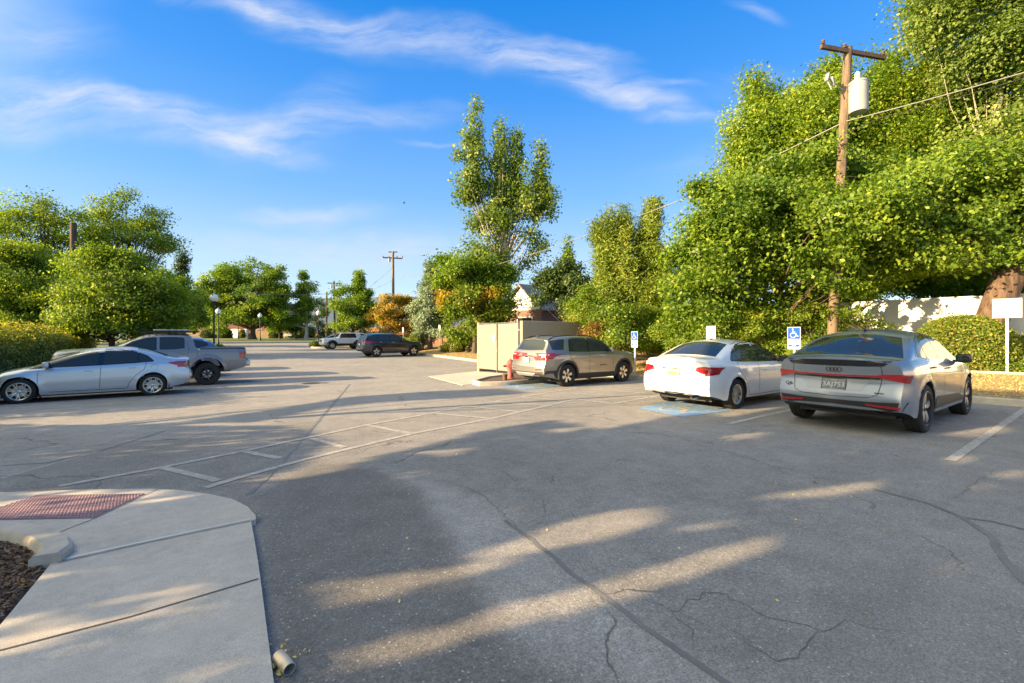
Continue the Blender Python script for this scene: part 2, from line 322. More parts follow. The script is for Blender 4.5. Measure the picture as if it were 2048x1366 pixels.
# ------------------------------------------------------------------ ground
def inpoly(p, poly):
    x, y = p; c = False; n = len(poly)
    for i in range(n):
        x1, y1 = poly[i]; x2, y2 = poly[i - 1]
        if (y1 > y) != (y2 > y) and x < (x2 - x1) * (y - y1) / (y2 - y1) + x1: c = not c
    return c
def edist(p, poly):
    p = np.array(p); d = 9.
    for i in range(len(poly)):
        a = np.array(poly[i - 1]); b = np.array(poly[i]); ab = b - a; k = min(max(np.dot(p - a, ab) / max(np.dot(ab, ab), 1e-9), 0), 1)
        d = min(d, float(np.hypot(*(p - a - ab * k))))
    return d
def sheet(name, us, ts, zf, m, kind='structure', tone=None):
    b = MB(); vs = [(u, t, zf(u, t)) for u in us for t in ts]; b.grid(vs, len(us), len(ts))
    o = b.build(name, m, sharp=None); setp(o, kind=kind)
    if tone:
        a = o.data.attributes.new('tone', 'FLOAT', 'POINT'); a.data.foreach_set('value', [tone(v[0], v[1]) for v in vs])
    return o
lin = lambda a, b, s: list(np.linspace(a, b, max(2, int(round((b - a) / s)) + 1)))
far = [-3000, -1500, -700, -300, -150, -80, -40]
sheet('ground', far + lin(-30, 60, 3) + [90, 150, 300, 700, 1500, 3000], far + lin(-30, 100, 1.5) + [130, 200, 400, 900, 2000, 4000], lambda u, t: zp(min(t, 400)) - .08, M['lawn'])
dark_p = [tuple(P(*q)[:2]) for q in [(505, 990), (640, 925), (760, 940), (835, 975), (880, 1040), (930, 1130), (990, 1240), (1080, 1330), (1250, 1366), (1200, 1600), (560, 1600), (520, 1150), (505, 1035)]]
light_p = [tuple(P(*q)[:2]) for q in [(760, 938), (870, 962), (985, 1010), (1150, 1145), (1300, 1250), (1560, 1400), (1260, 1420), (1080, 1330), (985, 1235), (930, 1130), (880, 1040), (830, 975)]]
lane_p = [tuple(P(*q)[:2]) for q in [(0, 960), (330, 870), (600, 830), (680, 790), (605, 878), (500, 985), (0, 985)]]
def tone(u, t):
    k = 1.0 + .14 * sstep((t - 6.5) / 4)  # paler older asphalt beyond, also lifting the sunlit middle of the lot
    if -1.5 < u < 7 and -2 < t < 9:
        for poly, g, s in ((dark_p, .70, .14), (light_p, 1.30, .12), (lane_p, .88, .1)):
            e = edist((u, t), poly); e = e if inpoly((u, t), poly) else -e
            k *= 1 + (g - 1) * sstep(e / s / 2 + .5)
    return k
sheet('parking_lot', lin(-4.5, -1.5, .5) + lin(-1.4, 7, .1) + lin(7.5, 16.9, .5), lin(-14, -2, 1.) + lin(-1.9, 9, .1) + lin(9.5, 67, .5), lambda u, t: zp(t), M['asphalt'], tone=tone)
for k, (u0, u1, t0, t1) in enumerate([(14.3, 24, -14, 15.7), (16.0, 24, 15.7, 66)]):
    sheet('dry_grass_bank', [u0, u0 + .15] + lin(u0 + .4, u1, .4), lin(t0, t1, .5), bankz, M['dirt'])
sheet('far_lawn', lin(-60, 70, 4), [67.6, 68, 69] + lin(70, 100, 3), lambda u, t: zp(t) + .12, M['lawn'])

def polyo(name, pts, dz, m, kind='structure', skirt=0, parent=None):
    pts = [Vector(p) for p in pts]; tri = tessellate_polygon([pts]); b = MB()
    top = [Vector((p.x, p.y, p.z + dz)) for p in pts]; b.add(top, [tuple(t) for t in tri], 0, False)
    if skirt:
        n = len(pts); b.add(top + [p - Vector((0, 0, skirt)) for p in top], [(i, (i + 1) % n, n + (i + 1) % n, n + i) for i in range(n)], 0, False)
    o = b.build(name, m, parent, sharp=None)
    me = o.data
    import bmesh
    bm = bmesh.new(); bm.from_mesh(me); bmesh.ops.recalc_face_normals(bm, faces=bm.faces)
    bm.to_mesh(me); bm.free()
    if kind: setp(o, kind=kind)
    return o
def strip_pts(pts, wd, zf, step=.4, taper=False, jit=0):
    out = []; q = [Vector(p) for p in pts]; dense = [q[0]]
    for a, c in zip(q[:-1], q[1:]):
        n = max(1, int((c - a).length / step))
        dense += [a.lerp(c, (i + 1) / n) for i in range(n)]
    if jit:
        for i in range(1, len(dense) - 1): dense[i] = dense[i] + Vector((random.gauss(0, jit), random.gauss(0, jit), 0))
    vs = []
    for i, p in enumerate(dense):
        d = dense[min(i + 1, len(dense) - 1)] - dense[max(i - 1, 0)]; d.z = 0; d.normalize(); nn = Vector((-d.y, d.x, 0)) * wd / 2
        if taper: nn *= .25 + .75 * math.sin(math.pi * min(max(i / (len(dense) - 1), .04), .96)) * random.uniform(.6, 1.3)
        for k in (1, -1):
            v = p + nn * k; vs.append((v.x, v.y, zf(v.x, v.y)))
    return vs, len(dense)
def strip(name, pts, wd, m, dz=.005, step=.4, taper=False, jit=0, kind='structure', px=True):
    if px: pts = [P(*p) for p in pts]
    vs, n = strip_pts(pts, wd, lambda u, t: zp(t) + dz, step, taper, jit)
    b = MB(); b.grid(vs, n, 2); o = b.build(name, m, sharp=None); setp(o, kind=kind); return o
# markings
for pts in [[(117, 973), (325, 935), (485, 903), (603, 878)], [(604, 878), (735, 850), (868, 826), (935, 812), (1038, 795), (1153, 776), (1196, 770)],
            [(410, 976), (480, 955), (599, 922), (726, 891), (828, 867), (985, 837), (1153, 798)], [(1224, 808), (1320, 791)],
            [(328, 936), (436, 962)], [(487, 903), (560, 917)], [(622, 877), (690, 895)], [(738, 851), (820, 867)], [(872, 827), (981, 837)], [(937, 813), (1040, 824)],
            [(987, 803), (1093, 811)], [(1040, 794), (1126, 801)], [(1155, 799), (1222, 807)], [(1097, 785), (1318, 796)], [(1146, 777), (1300, 787)], [(1198, 771), (1296, 779)],
            [(1900, 922), (2048, 820), (2075, 803)], [(1457, 848), (1580, 820), (1760, 776)]]:
    strip('road_marking', pts, .105 if pts[0][1] < 930 else .1, M['line'])
for t in (15.0, 18.9, 22.2, 25.4, 28.6):
    strip('road_marking', [(-4.2, t, 0), (1.4, t, 0)], .1, M['line'], px=False)
for t in (27, 30.2, 34.2, 37.4, 40.6): strip('road_marking', [(10.6, t, 0), (15.9, t, 0)], .1, M['line'], px=False)
# seams, tar seals and cracks
for pts, wd, mm, dz in [([(497, 990), (560, 930), (605, 878), (640, 838), (680, 792), (700, 768)], .05, 'tar', .0035), ([(0, 932), (100, 925), (200, 902), (330, 862)], .035, 'tar', .004), ([(0, 958), (80, 935), (200, 902)], .04, 'line', .003),
                        ([(1745, 978), (1860, 1008), (1925, 1035), (1985, 1075), (1995, 1105), (2048, 1160), (2090, 1200)], .045, 'tar', .004), ([(1925, 1035), (1990, 1045), (2060, 1062)], .04, 'tar', .0035),
                        ([(1010, 1040), (1150, 1150), (1290, 1255), (1400, 1330), (1500, 1400)], .035, 'tar', .003)]:
    strip('tar_seam', pts, wd, M[mm], dz, step=.1, jit=.006)
for pts in [[(870, 963), (940, 975), (985, 1008), (1060, 1080), (1110, 1118), (1175, 1168)], [(560, 914), (625, 917), (700, 930), (760, 938), (830, 950), (870, 963)], [(700, 930), (760, 918), (840, 902), (900, 888), (1010, 868), (1080, 850), (1150, 833), (1190, 815)],
            [(1150, 833), (1230, 848), (1320, 858), (1400, 890), (1560, 935), (1660, 960), (1800, 965)], [(1190, 815), (1225, 800), (1290, 775)], [(955, 920), (1010, 945), (1035, 965), (1028, 985)], [(1075, 990), (1090, 1010), (1085, 1035)],
            [(1250, 1155), (1300, 1200), (1345, 1225), (1405, 1190), (1430, 1180), (1540, 1235), (1640, 1262), (1690, 1247), (1800, 1262)], [(1345, 1225), (1375, 1260), (1390, 1290)], [(1440, 1245), (1500, 1290), (1560, 1325), (1600, 1320), (1630, 1255)], [(1880, 1010), (1930, 985), (1960, 960), (2000, 935)],
            [(1810, 1060), (1900, 1100), (1925, 1145), (2010, 1165)], [(30, 962), (75, 965), (70, 980)], [(1390, 900), (1500, 915), (1640, 975)], [(60, 946), (75, 962)]]:
    strip('crack', pts, .0055, M['crack'], .0025, step=.05, taper=True, jit=.014)
# concrete collar with an iron lid in the drive
c0 = P(622, 767)
b = MB(); b.lathe([(.01, .006), (.62, .006), (.64, .0)], c0, 20); setp(b.build('concrete_collar', M['tar'], sharp=None), kind='structure')
b = MB(); b.lathe([(.01, .012), (.3, .012), (.31, .005)], c0, 20); b.build('manhole_cover', M['rubber']); setp(bpy.data.objects['manhole_cover'], 'round iron lid set in the pale collar in the middle of the drive', 'manhole cover')

# kerbs
def kerb(name, pts, wd=.16, h=.14, m='kerb', zbase=None):
    q = [Vector(p) for p in pts]; dense = [q[0]]
    for a, c in zip(q[:-1], q[1:]):
        n = max(1, int((c - a).length / .5)); dense += [a.lerp(c, (i + 1) / n) for i in range(n)]
    vs = []
    zb = zbase or (lambda u, t: zp(t))
    for i, p in enumerate(dense):
        d = dense[min(i + 1, len(dense) - 1)] - dense[max(i - 1, 0)]; d.z = 0; d.normalize(); nn = Vector((-d.y, d.x, 0))
        z = zb(p.x, p.y)
        for (o_, hh) in ((-wd / 2, -.06), (-wd / 2 + .008, h - .025), (-wd / 2 + .03, h), (wd / 2 - .02, h + .002), (wd / 2, h - .02), (wd / 2, -.06)):
            v = p + nn * o_; vs.append((v.x, v.y, z + hh))
    b = MB(); b.grid(vs, len(dense), 6)
    n = len(dense); b.add(vs[:6], [(0, 1, 2, 3, 4, 5)]); b.add(vs[-6:], [(5, 4, 3, 2, 1, 0)])
    o = b.build(name, M[m], sharp=40); setp(o, kind='structure'); return o
kerb('kerb', [(14.22, -14, 0), (14.22, 15.45, 0)], .17, .15)
kerb('kerb', [(15.92, 19.5, 0), (15.92, 45, 0)], .17, .15)
kerb('kerb', [(17.9, -14, 0), (17.9, 7, 0)], .16, .05, zbase=bankz)
kerb('kerb', [(19.0, 20, 0), (19.4, 24, 0), (20.0, 28, 0), (19.1, 33, 0), (18.7, 38, 0), (19.4, 44, 0)], .22, .1, zbase=bankz)
kerb('kerb', [(-50, 67.5, 0), (60, 67.5, 0)], .16, .14)
kerb('kerb', [(-4.5, 8, 0), (-4.5, 36, 0), (-4.0, 37.0, 0), (1.2, 37.2, 0), (1.6, 38.6, 0), (1.2, 40, 0), (-4, 40.4, 0)], .16, .14)
def islandring(c, rx, ry, h=.14, n=20):
    pts = [(c[0] + rx * math.copysign(abs(math.cos(a)) ** .6, math.cos(a)), c[1] + ry * math.copysign(abs(math.sin(a)) ** .6, math.sin(a)), 0) for a in np.linspace(0, 2 * math.pi, n)]
    return pts
ring = islandring((16.0, 54.6), 3.4, 1.3); kerb('kerb', ring)
polyo('island_bed', [(x * .98 + .3, y, zp(y)) for x, y, _ in ring[:-1]], .1, M['lawn'])
# hydrant island and concrete pad
isl = [P(*q) for q in [(946, 769), (985, 773), (1050, 769), (1100, 765)]]
ir = [P(948, 768), P(962, 772), P(1010, 771), P(1075, 766), Vector((13.7, 13.35, 0)), Vector((13.7, 14.5, 0)), Vector((11.9, 14.9, 0)), P(1020, 754), P(975, 760), P(948, 768)]
kerb('kerb', [(p.x, p.y, 0) for p in ir], .15, .14)
polyo('mulch_bed', [(p.x, p.y, zp(p.y)) for p in ir[:-1]], .09, M['mulch'])
polyo('concrete_pad', [P(857, 753), P(925, 771), P(952, 767), Vector((11.6, 15.0, zp(15))), Vector((12.15, 15.6, zp(15.6))), Vector((12.15, 19.3, zp(19.3)))], .012, M['concrete'], skirt=.03)

# accessible parking symbols: one outline used on signs and on the ground (unit square, x right, y up)
def wheelchair():
    arc = [(.43 + .23 * math.cos(a), .33 + .23 * math.sin(a)) for a in np.linspace(R(118), R(382), 22)]
    return [(arc, .055), ([(.40, .80), (.42, .50), (.66, .50), (.80, .20), (.90, .24)], .075), ([(.41, .62), (.62, .62)], .055)], (.40, .89, .06)
def symbol_mesh(b, to3, mi=0):
    st, (hx, hy, hr) = wheelchair()
    for pl, wd in st:
        q = [Vector((x, y)) for x, y in pl]; vs = []
        for i, p in enumerate(q):
            d = (q[min(i + 1, len(q) - 1)] - q[max(i - 1, 0)]).normalized(); nn = Vector((-d.y, d.x)) * wd / 2
            vs += [to3(*(p + nn)), to3(*(p - nn))]
        b.grid(vs, len(q), 2, mi, False)
    b.add([to3(hx + hr * math.cos(a), hy + hr * math.sin(a)) for a in np.linspace(0, 2 * math.pi, 13)[:-1]], [tuple(range(12))], mi, False)
for quad in ([(1275, 817), (1365, 834.5), (1462, 822), (1352, 800)], [(1000, 773), (1048, 780), (1158, 769), (1075, 763)]):
    q = [P(*c) for c in quad]; polyo('blue_parking_paint', q, .006, M['blue'])
    def to3(a, b_, q=q):
        a = .5 + (a - .5) * .8; b_ = .5 + (b_ - .5) * .86
        v = (q[0] * (1 - a) + q[1] * a) * (1 - b_) + (q[3] * (1 - a) + q[2] * a) * b_
        return (v.x, v.y, zp(v.y) + .010)
    b = MB(); symbol_mesh(b, to3); setp(b.build('road_marking', M['line'], sharp=None), kind='structure')

# ------------------------------------------------------------------ foreground pavement
SWZ = .045
edge = [(-160, 992), (0, 985), (160, 979), (300, 977), (360, 980), (420, 988), (465, 998), (495, 1013), (511, 1030), (512, 1038), (502, 1042), (511, 1090), (520, 1150), (534, 1260), (548, 1366), (575, 1600)]
tl = [(200, 1600), (-200, 1500), (0, 1250), (103, 1126), (132, 1112), (130, 1090), (100, 1064), (50, 1054), (0, 1050), (-160, 1052)]
SP = lambda q, e=0: P(q[0], q[1], SWZ + e)
out = [SP(q) for q in edge + tl]
polyo('sidewalk', [(p.x, p.y, p.z) for p in out], 0, M['concrete'], skirt=.12)
def sstrip(name, pts, wd, m, e=.003, step=.2, jit=0):
    vs, n = strip_pts([SP(q, e) for q in pts], wd, lambda u, t: zp(t) + SWZ + e, step, False, jit); b = MB(); b.grid(vs, n, 2); o = b.build(name, M[m], sharp=None); setp(o, kind='structure')
sstrip('pavement_joint', [(112, 1121), (300, 1080), (500, 1038)], .035, 'chalk'); sstrip('pavement_joint', [(115, 1125), (300, 1084), (500, 1042)], .008, 'joint', .004)
sstrip('pavement_joint', [(-40, 1310), (0, 1300), (260, 1233), (517, 1157)], .012, 'joint')
sstrip('pavement_joint', [(316, 978), (186, 1038), (108, 1068)], .008, 'joint'); sstrip('pavement_joint', [(105, 983), (73, 991), (-85, 1042)], .006, 'joint')
sstrip('rust_stain', [(508, 1080), (516, 1150), (524, 1210), (530, 1260)], .018, 'rust', .0015, .05, .004) if False else None
tq = [SP(q) for q in [(73, 991.6), (290, 988), (186, 1036.7), (-85, 1042)]]
b = MB(); b.add([tuple(p + Vector((0, 0, .004))) for p in tq], [(0, 1, 2, 3)], 0, False)
na, nb = 36, 15
for i in range(na):
    for j in range(nb):
        a, c = (i + .5) / na, (j + .5) / nb; p = (tq[0] * (1 - a) + tq[1] * a) * (1 - c) + (tq[3] * (1 - a) + tq[2] * a) * c
        b.lathe([(.013, .004), (.0105, .009), (.002, .010)], p, 6)
o = b.build('tactile_paving', M['tact']); setp(o, 'dusty red tactile paving slab set in the concrete ramp', 'tactile paving')
# planter kerb
q = [SP(c) for c in [(-160, 1068), (0, 1068), (45, 1071), (84, 1083), (108, 1098), (110, 1112), (88, 1128)]]
kerb('planter_kerb', [(p.x, p.y, 0) for p in q], .17, .105)
mp_ = [P(*c) for c in [(-300, 1085), (0, 1075), (60, 1080), (95, 1100), (100, 1130), (0, 1255), (-200, 1510), (-400, 1500)]]
polyo('mulch_bed', [(p.x, p.y, p.z) for p in mp_], .02, M['mulch'])
def chips(name, n, poly, dz, size, m, asp=.35, label=None):
    xs = [p[0] for p in poly]; ys = [p[1] for p in poly]; pts = []
    while len(pts) < n:
        a = (random.uniform(min(xs), max(xs)), random.uniform(min(ys), max(ys)))
        if inpoly(a, poly): pts.append((a[0], a[1], zp(a[1]) + dz + random.random() * .012))
    return leafcloud(name, np.array(pts), size, m, asp, up=2.5)
def leafcloud(name, pts, size, m, asp=.6, up=.3, parent=None, kind=None, outn=None, szvar=.5, rnd=None):
    n = len(pts); nr = rng.normal(size=(n, 3)); nr[:, 2] = nr[:, 2] + up * 1.2
    if outn is not None: nr = nr * .7 + outn * 1.1
    nr /= np.linalg.norm(nr, axis=1)[:, None]
    a = rng.normal(size=(n, 3)); a -= (a * nr).sum(1)[:, None] * nr; a /= np.linalg.norm(a, axis=1)[:, None]
    b = np.cross(nr, a); s = size * (1 + szvar * rng.uniform(-1, 1, n))[:, None]
    v = np.empty((n, 4, 3)); v[:, 0] = pts - a * s * .5; v[:, 1] = pts + b * s * asp * .5 - a * s * .08; v[:, 2] = pts + a * s * .5; v[:, 3] = pts - b * s * asp * .5 - a * s * .08
    v[:, 0] -= nr * s * .08; v[:, 2] -= nr * s * .08
    me = bpy.data.meshes.new(name); me.vertices.add(4 * n); me.vertices.foreach_set('co', v.reshape(-1).astype('f'))
    me.loops.add(4 * n); me.loops.foreach_set('vertex_index', np.arange(4 * n, dtype='i'))
    me.polygons.add(n); me.polygons.foreach_set('loop_start', np.arange(0, 4 * n, 4, dtype='i')); me.polygons.foreach_set('loop_total', np.full(n, 4, dtype='i'))
    at = me.attributes.new('rnd', 'FLOAT', 'FACE'); at.data.foreach_set('value', (rng.uniform(0, 1, n) if rnd is None else np.clip(.62 * rnd + .38 * rng.uniform(0, 1, n), 0, 1)).astype('f'))
    me.materials.append(m); me.update(calc_edges=True)
    o = bpy.data.objects.new(name, me); COL.objects.link(o)
    if parent: o.parent = parent
    if kind: setp(o, kind=kind)
    return o
M['chip'] = leafmat('wood_chip', [(0, (.05, .03, .02)), (.5, (.14, .09, .06)), (.9, (.26, .18, .12)), (1, (.35, .27, .2))], 0)
M['litter'] = leafmat('dry_leaf', [(0, (.35, .24, .12)), (.5, (.5, .36, .18)), (1, (.28, .15, .07))], .1)
o = chips('wood_chips', 9000, [tuple(p[:2]) for p in mp_], .03, .035, M['chip']); setp(o, 'dark shredded bark mulch in the planter by the ramp', 'mulch', kind='stuff')
pl = []
for (px, py, n, s) in [(560, 1325, 26, .05), (552, 1345, 14, .04), (515, 1035, 8, .03), (548, 1290, 5, .04)]:
    c = P(px, py)
    for _ in range(n): pl.append((c.x + random.gauss(0, s), c.y + random.gauss(0, s), c.z + .008 + random.random() * .02))
for _ in range(70):
    c = P(random.uniform(560, 2040), 800 + random.random() ** 1.5 * 520); pl.append((c.x, c.y, c.z + .006))
for _ in range(120):
    k = random.random(); a, c2 = SP((120, 980)), SP((500, 1010)); p = a.lerp(c2, k); pl.append((p.x + random.gauss(0, .03), p.y + .04 + random.gauss(0, .04), zp(p.y) + .006))
o = leafcloud('fallen_leaves', np.array(pl), .020, M['litter'], .7, up=1.5); setp(o, 'small dry leaves lying about on the asphalt and along the pavement edge', 'fallen leaves', kind='stuff')
# downspout stub
b = MB(); c = P(568, 1338); d = Vector((CA * .55 + SA * -.5, -SA * .55 + CA * -.5, -.02)).normalized()
M3 = d.to_track_quat('Z', 'Y').to_matrix()
b.lathe([(.025, -.062), (.027, -.06), (.027, .06), (.0245, .061), (.0245, -.055), (.002, -.055)], c + Vector((0, 0, .029)), 24, 0, 'z', M3)
o = b.build('drain_pipe', M['pipe']); setp(o, 'short beige pipe stub lying on the asphalt beside the pavement edge', 'pipe')

# ------------------------------------------------------------------ vehicles
def make_wheel(Rt, tw, rr, style, parent, loc, side):
    """a tyre (part 'wheel') with its rim as sub-part; the axle is y, the face looks to side*y"""
    b = MB(); hw = tw / 2
    prof = [(rr - .012, hw * .70), (rr + .008, hw * .92), (rr + (Rt - rr) * .45, hw), (Rt - .03, hw * .96), (Rt - .010, hw * .84), (Rt, hw * .66)]
    full = [(r, y) for r, y in prof] + [(Rt - .008, hw * .45), (Rt - .008, hw * .42), (Rt, hw * .39), (Rt, .012), (Rt - .008, .009), (Rt - .008, -.009), (Rt, -.012), (Rt, -hw * .39), (Rt - .008, -hw * .42), (Rt - .008, -hw * .45)] + [(r, -y) for r, y in prof[::-1]]
    b.lathe(full, n=40, axis='y')
    t = b.build('wheel', M['rubber'], parent, sharp=30); t.location = loc
    b = MB(); s = side; y0 = hw * .80
    b.lathe([(rr - .012, s * hw * .72), (rr + .004, s * hw * .93), (rr - .006, s * hw * .95), (rr - .022, s * hw * .80), (rr - .03, -s * hw * .6)], n=40, axis='y')
    b.lathe([(rr - .028, s * hw * .05), (.01, s * hw * .05)], n=24, axis='y', mi=1)
    b.lathe([(rr * .62, s * hw * .12), (.02, s * hw * .12)], n=24, axis='y', mi=2)
    n, w0, w1, twin, mi_sp, cover = style
    for k in range(n):
        for off in ((-twin, twin) if twin else (0,)):
            a = 2 * math.pi * k / n + .3
            def pt(r, dw, dy):
                aa = a + off * (r / rr if twin else 0)
                return (r * math.cos(aa) - dw * math.sin(aa), s * (y0 + dy), r * math.sin(aa) + dw * math.cos(aa))
            vs = []
            for r, wd, dy in ((.045, w0, -.012), (rr * .45, (w0 + w1) / 2, -.004), (rr - .018, w1, -.002)):
                vs += [pt(r, -wd / 2, dy - .03), pt(r, -wd / 2 * .8, dy), pt(r, wd / 2 * .8, dy), pt(r, wd / 2, dy - .03)]
            b.grid(vs, 3, 4, mi_sp, False)
    b.lathe([(.055, s * (y0 - .03)), (.048, s * (y0 - .008)), (.03, s * (y0 + .002)), (.001, s * (y0 + .002))], n=16, axis='y', mi=3 if cover else 0)
    b.build('rim', [M['alloy'], M['black'], M['steel'], M['blackgloss']] if mi_sp == 0 else [M['darkalloy'], M['black'], M['steel'], M['blackgloss'], M['alloy']], t, sharp=30)
    return t

class Car:
    def __init__(s, sp, name, label, cat, u, t, face, yaw=0, group=None, z=None, light=False):
        s.sp = sp; L, W = sp['L'], sp['W']; s.L, s.W = L, W
        s.top = pch(sp['top']); s.belt = pch(sp['belt']); s.plan = pch(sp.get('plan') or [(0, .80), (.12, .89), (.45, .97), (1.0, 1), (L - 1.1, 1), (L - .4, .97), (L - .1, .92), (L, .89)])
        s.xr = pch(sp['xr']); s.xf = pch(sp['xf']); s.xF = L / 2 - sp['fo']; s.xR = s.xF - sp['wb']
        s.sill = sp['sill']; s.Ra = sp['R'] + sp.get('gap', .05); s.tum = sp.get('tum', .34)
        s.root = thing(name, label, cat, (u, t, (zp(t) if z is None else z)), (0 if face > 0 else math.pi) + R(yaw), group)
        s.body()
    def ys(s, d, z):
        hw = s.W / 2 * s.plan(d); bl = s.belt(d)
        if z <= bl:
            f = (z - s.sill) / max(bl - s.sill, .1); fl = s.sp.get('flank', [.955, .985, 1, .988, .972, .94])
            y = hw * np.interp(f, [0, .12, .45, .78, .92, 1], fl)
        else: y = hw * s.sp.get('flank', [.94])[-1] - .012 - s.tum * (z - bl)
        x = s.L / 2 - d
        for xc in (s.xF, s.xR):
            e = math.hypot(x - xc, z - s.sp['R']) - s.Ra
            if 0 <= e < .12: y += s.sp.get('flare', .014) * sstep(1 - e / .12)
        return y
    def warp(s, x, y, z):
        L = s.L; q = abs(y) / (s.W / 2)
        r = s.sp.get('wr', .75)
        wr = 1 - sstep((x + L / 2) / r); wf = 1 - sstep((L / 2 - x) / .75)
        return x + wr * (s.xr(z) + s.sp.get('cr', .10) * q ** 3) - wf * (s.xf(z) + s.sp.get('cf', .22) * q ** 2.6)
    def body(s):
        L = s.L; st = set(np.round(np.linspace(0, L, int(L / .05)), 4))
        for xc in (s.xF, s.xR):
            for a in np.linspace(0, math.pi, 17): st.add(round(L / 2 - xc - s.Ra * math.cos(a) * .999, 4))
            for e in (-1, 1): st.add(round(L / 2 - xc + e * s.Ra * 1.002, 4))
        st = sorted(d for d in st if 0 <= d <= L)
        NA, NBb, NC = 14, 12, 9; rows = []
        for d in st:
            x = L / 2 - d; zt = s.top(d); bl = s.belt(d)
            g = sstep((zt - bl - .05) / .3); crown = .045 + .02 * g; ze = zt - crown; rad = .05 + .05 * g * s.sp.get('rr', 1)
            zl = s.sill
            for xc in (s.xF, s.xR):
                if abs(x - xc) < s.Ra: zl = max(zl, s.sp['R'] + math.sqrt(s.Ra ** 2 - (x - xc) ** 2) if abs(x - xc) < s.Ra else zl)
            # bumpers rise towards the ends
            if d < .5: zl = max(zl, s.sill + (0.5 - d) * .12)
            if d > L - .5: zl = max(zl, s.sill + (d - L + .5) * .22)
            zb = min(bl, ze - .04); zb = max(zb, zl + .02)
            ze = max(ze, zb + .03)
            zs = list(np.linspace(zl, zb, NA)) + list(zb + (ze - zb) * (1 - (1 - np.linspace(0, 1, NBb + 1)[1:]) ** 1.6)); row = []
            for z in zs:
                y = s.ys(d, z)
                if z > ze - rad: q = (z - ze + rad) / rad; y -= rad * (1 - math.sqrt(max(0, 1 - min(q, 1) ** 2)))
                row.append((y, z))
            ye = row[-1][0]
            for k in range(1, NC + 1):
                f = 1 - k / NC; row.append((ye * f, ze + (zt - ze) * (1 - f ** 2)))
            rows.append((x, row))
        n = NA + NBb + NC; b = MB(); nS = len(rows); vs = []
        for x, row in rows:
            for sg in (1, -1):
                for (y, z) in row: vs.append((s.warp(x, y, z), sg * y, z))
        def id_(i, sg, j): return i * 2 * n + (0 if sg > 0 else n) + j
        f0, f1 = [], []
        for i in range(nS - 1):
            for j in range(n - 1):
                f0.append((id_(i, 1, j), id_(i + 1, 1, j), id_(i + 1, 1, j + 1), id_(i, 1, j + 1))); f0.append((id_(i, -1, j), id_(i, -1, j + 1), id_(i + 1, -1, j + 1), id_(i + 1, -1, j)))
            f1.append((id_(i, 1, 0), id_(i, -1, 0), id_(i + 1, -1, 0), id_(i + 1, 1, 0)))
        b.add(vs, f0 + f1, 0)
        for k in range(len(f0), len(f0) + len(f1)): b.m[k] = 1
        for (i, sgn) in ((0, 1), (nS - 1, -1)):
            x, row = rows[i]; cols = 15; cv = []
            for (y, z) in row:
                for c in range(cols):
                    yy = y * (1 - 2 * c / (cols - 1)); cv.append((s.warp(x, yy, z), yy, z))
            b.grid(cv, len(row), cols, 0)
        import bmesh
        o = b.build('body', [s.sp['paint'], M['black']], s.root, sharp=None)
        bm = bmesh.new(); bm.from_mesh(o.data); bmesh.ops.remove_doubles(bm, verts=bm.verts, dist=.0008); bmesh.ops.recalc_face_normals(bm, faces=bm.faces)
        bm.to_mesh(o.data); s.bvh = BVHTree.FromBMesh(bm); bm.free(); o.data.set_sharp_from_angle(angle=R(42)); s.bodyo = o
        # dark underbody
        b = MB(); b.box((0, 0, s.sill + .02), (L - 1.0, s.W - .55, .14)); b.box(((s.xF), 0, s.sp['R']), (.5, s.W - .62, .3)); b.box((s.xR, 0, s.sp['R'] + .02), (.5, s.W - .62, .3))
        b.build('underbody', M['black'], s.root)
        yw = s.W / 2 - s.sp['tw'] / 2 - .012
        for x in (s.xF, s.xR):
            for sg in (1, -1): make_wheel(s.sp['R'], s.sp['tw'], s.sp['rr_'], s.sp['rim'], s.root, (x, sg * yw, s.sp['R']), sg)
    def cast(s, ax, a, c, sg):
        if ax == 'y': o, d = Vector((s.L / 2 - a, sg * 3, c)), Vector((0, -sg, 0))
        elif ax == 'r': o, d = Vector((-6, a, c)), Vector((1, 0, 0))
        elif ax == 'f': o, d = Vector((6, a, c)), Vector((-1, 0, 0))
        else: o, d = Vector((s.L / 2 - a, c, 4)), Vector((0, 0, -1))
        h, nrm, _, _ = s.bvh.ray_cast(o, d)
        if h is None: h, nrm, _, _ = s.bvh.find_nearest(o + d * (3 if ax == 'y' else 6 - s.L / 2))
        if nrm.dot(d) > 0: nrm = -nrm
        return h, nrm
    def patch(s, b, ax, top, bot, sg=1, nx=14, nz=6, off=.004, mi=0, skirt=True):
        def rs(pl):
            p = np.array(pl, float); ln = np.r_[0, np.cumsum(np.hypot(*(np.diff(p, axis=0)).T))]; q = np.linspace(0, ln[-1], nx)
            return np.c_[np.interp(q, ln, p[:, 0]), np.interp(q, ln, p[:, 1])]
        T, B = rs(top), rs(bot); vs = []
        for i in range(nx):
            for j in range(nz):
                f = j / (nz - 1); p = T[i] * (1 - f) + B[i] * f; h, nr = s.cast(ax, p[0], p[1], sg); vs.append(h + nr * off)
        base = len(b.v); b.grid(vs, nx, nz, mi)
        if skirt:
            ring = [(i, 0) for i in range(nx)] + [(nx - 1, j) for j in range(1, nz)] + [(i, nz - 1) for i in range(nx - 2, -1, -1)] + [(0, j) for j in range(nz - 2, 0, -1)]
            cen = s.root.location * 0; vv = []
            for (i, j) in ring:
                v = Vector(vs[i * nz + j]); vv.append(v)
            inn = []
            for v in vv:
                h, nr, _, _ = s.bvh.find_nearest(v); 
                dirn = (h - v); dirn = dirn.normalized() if dirn.length > 1e-6 else Vector((0, 0, 0)); inn.append(h + dirn * .006)
            m = len(vv); b.add(vv + inn, [(k, (k + 1) % m, m + (k + 1) % m, m + k) for k in range(m)], mi, False)
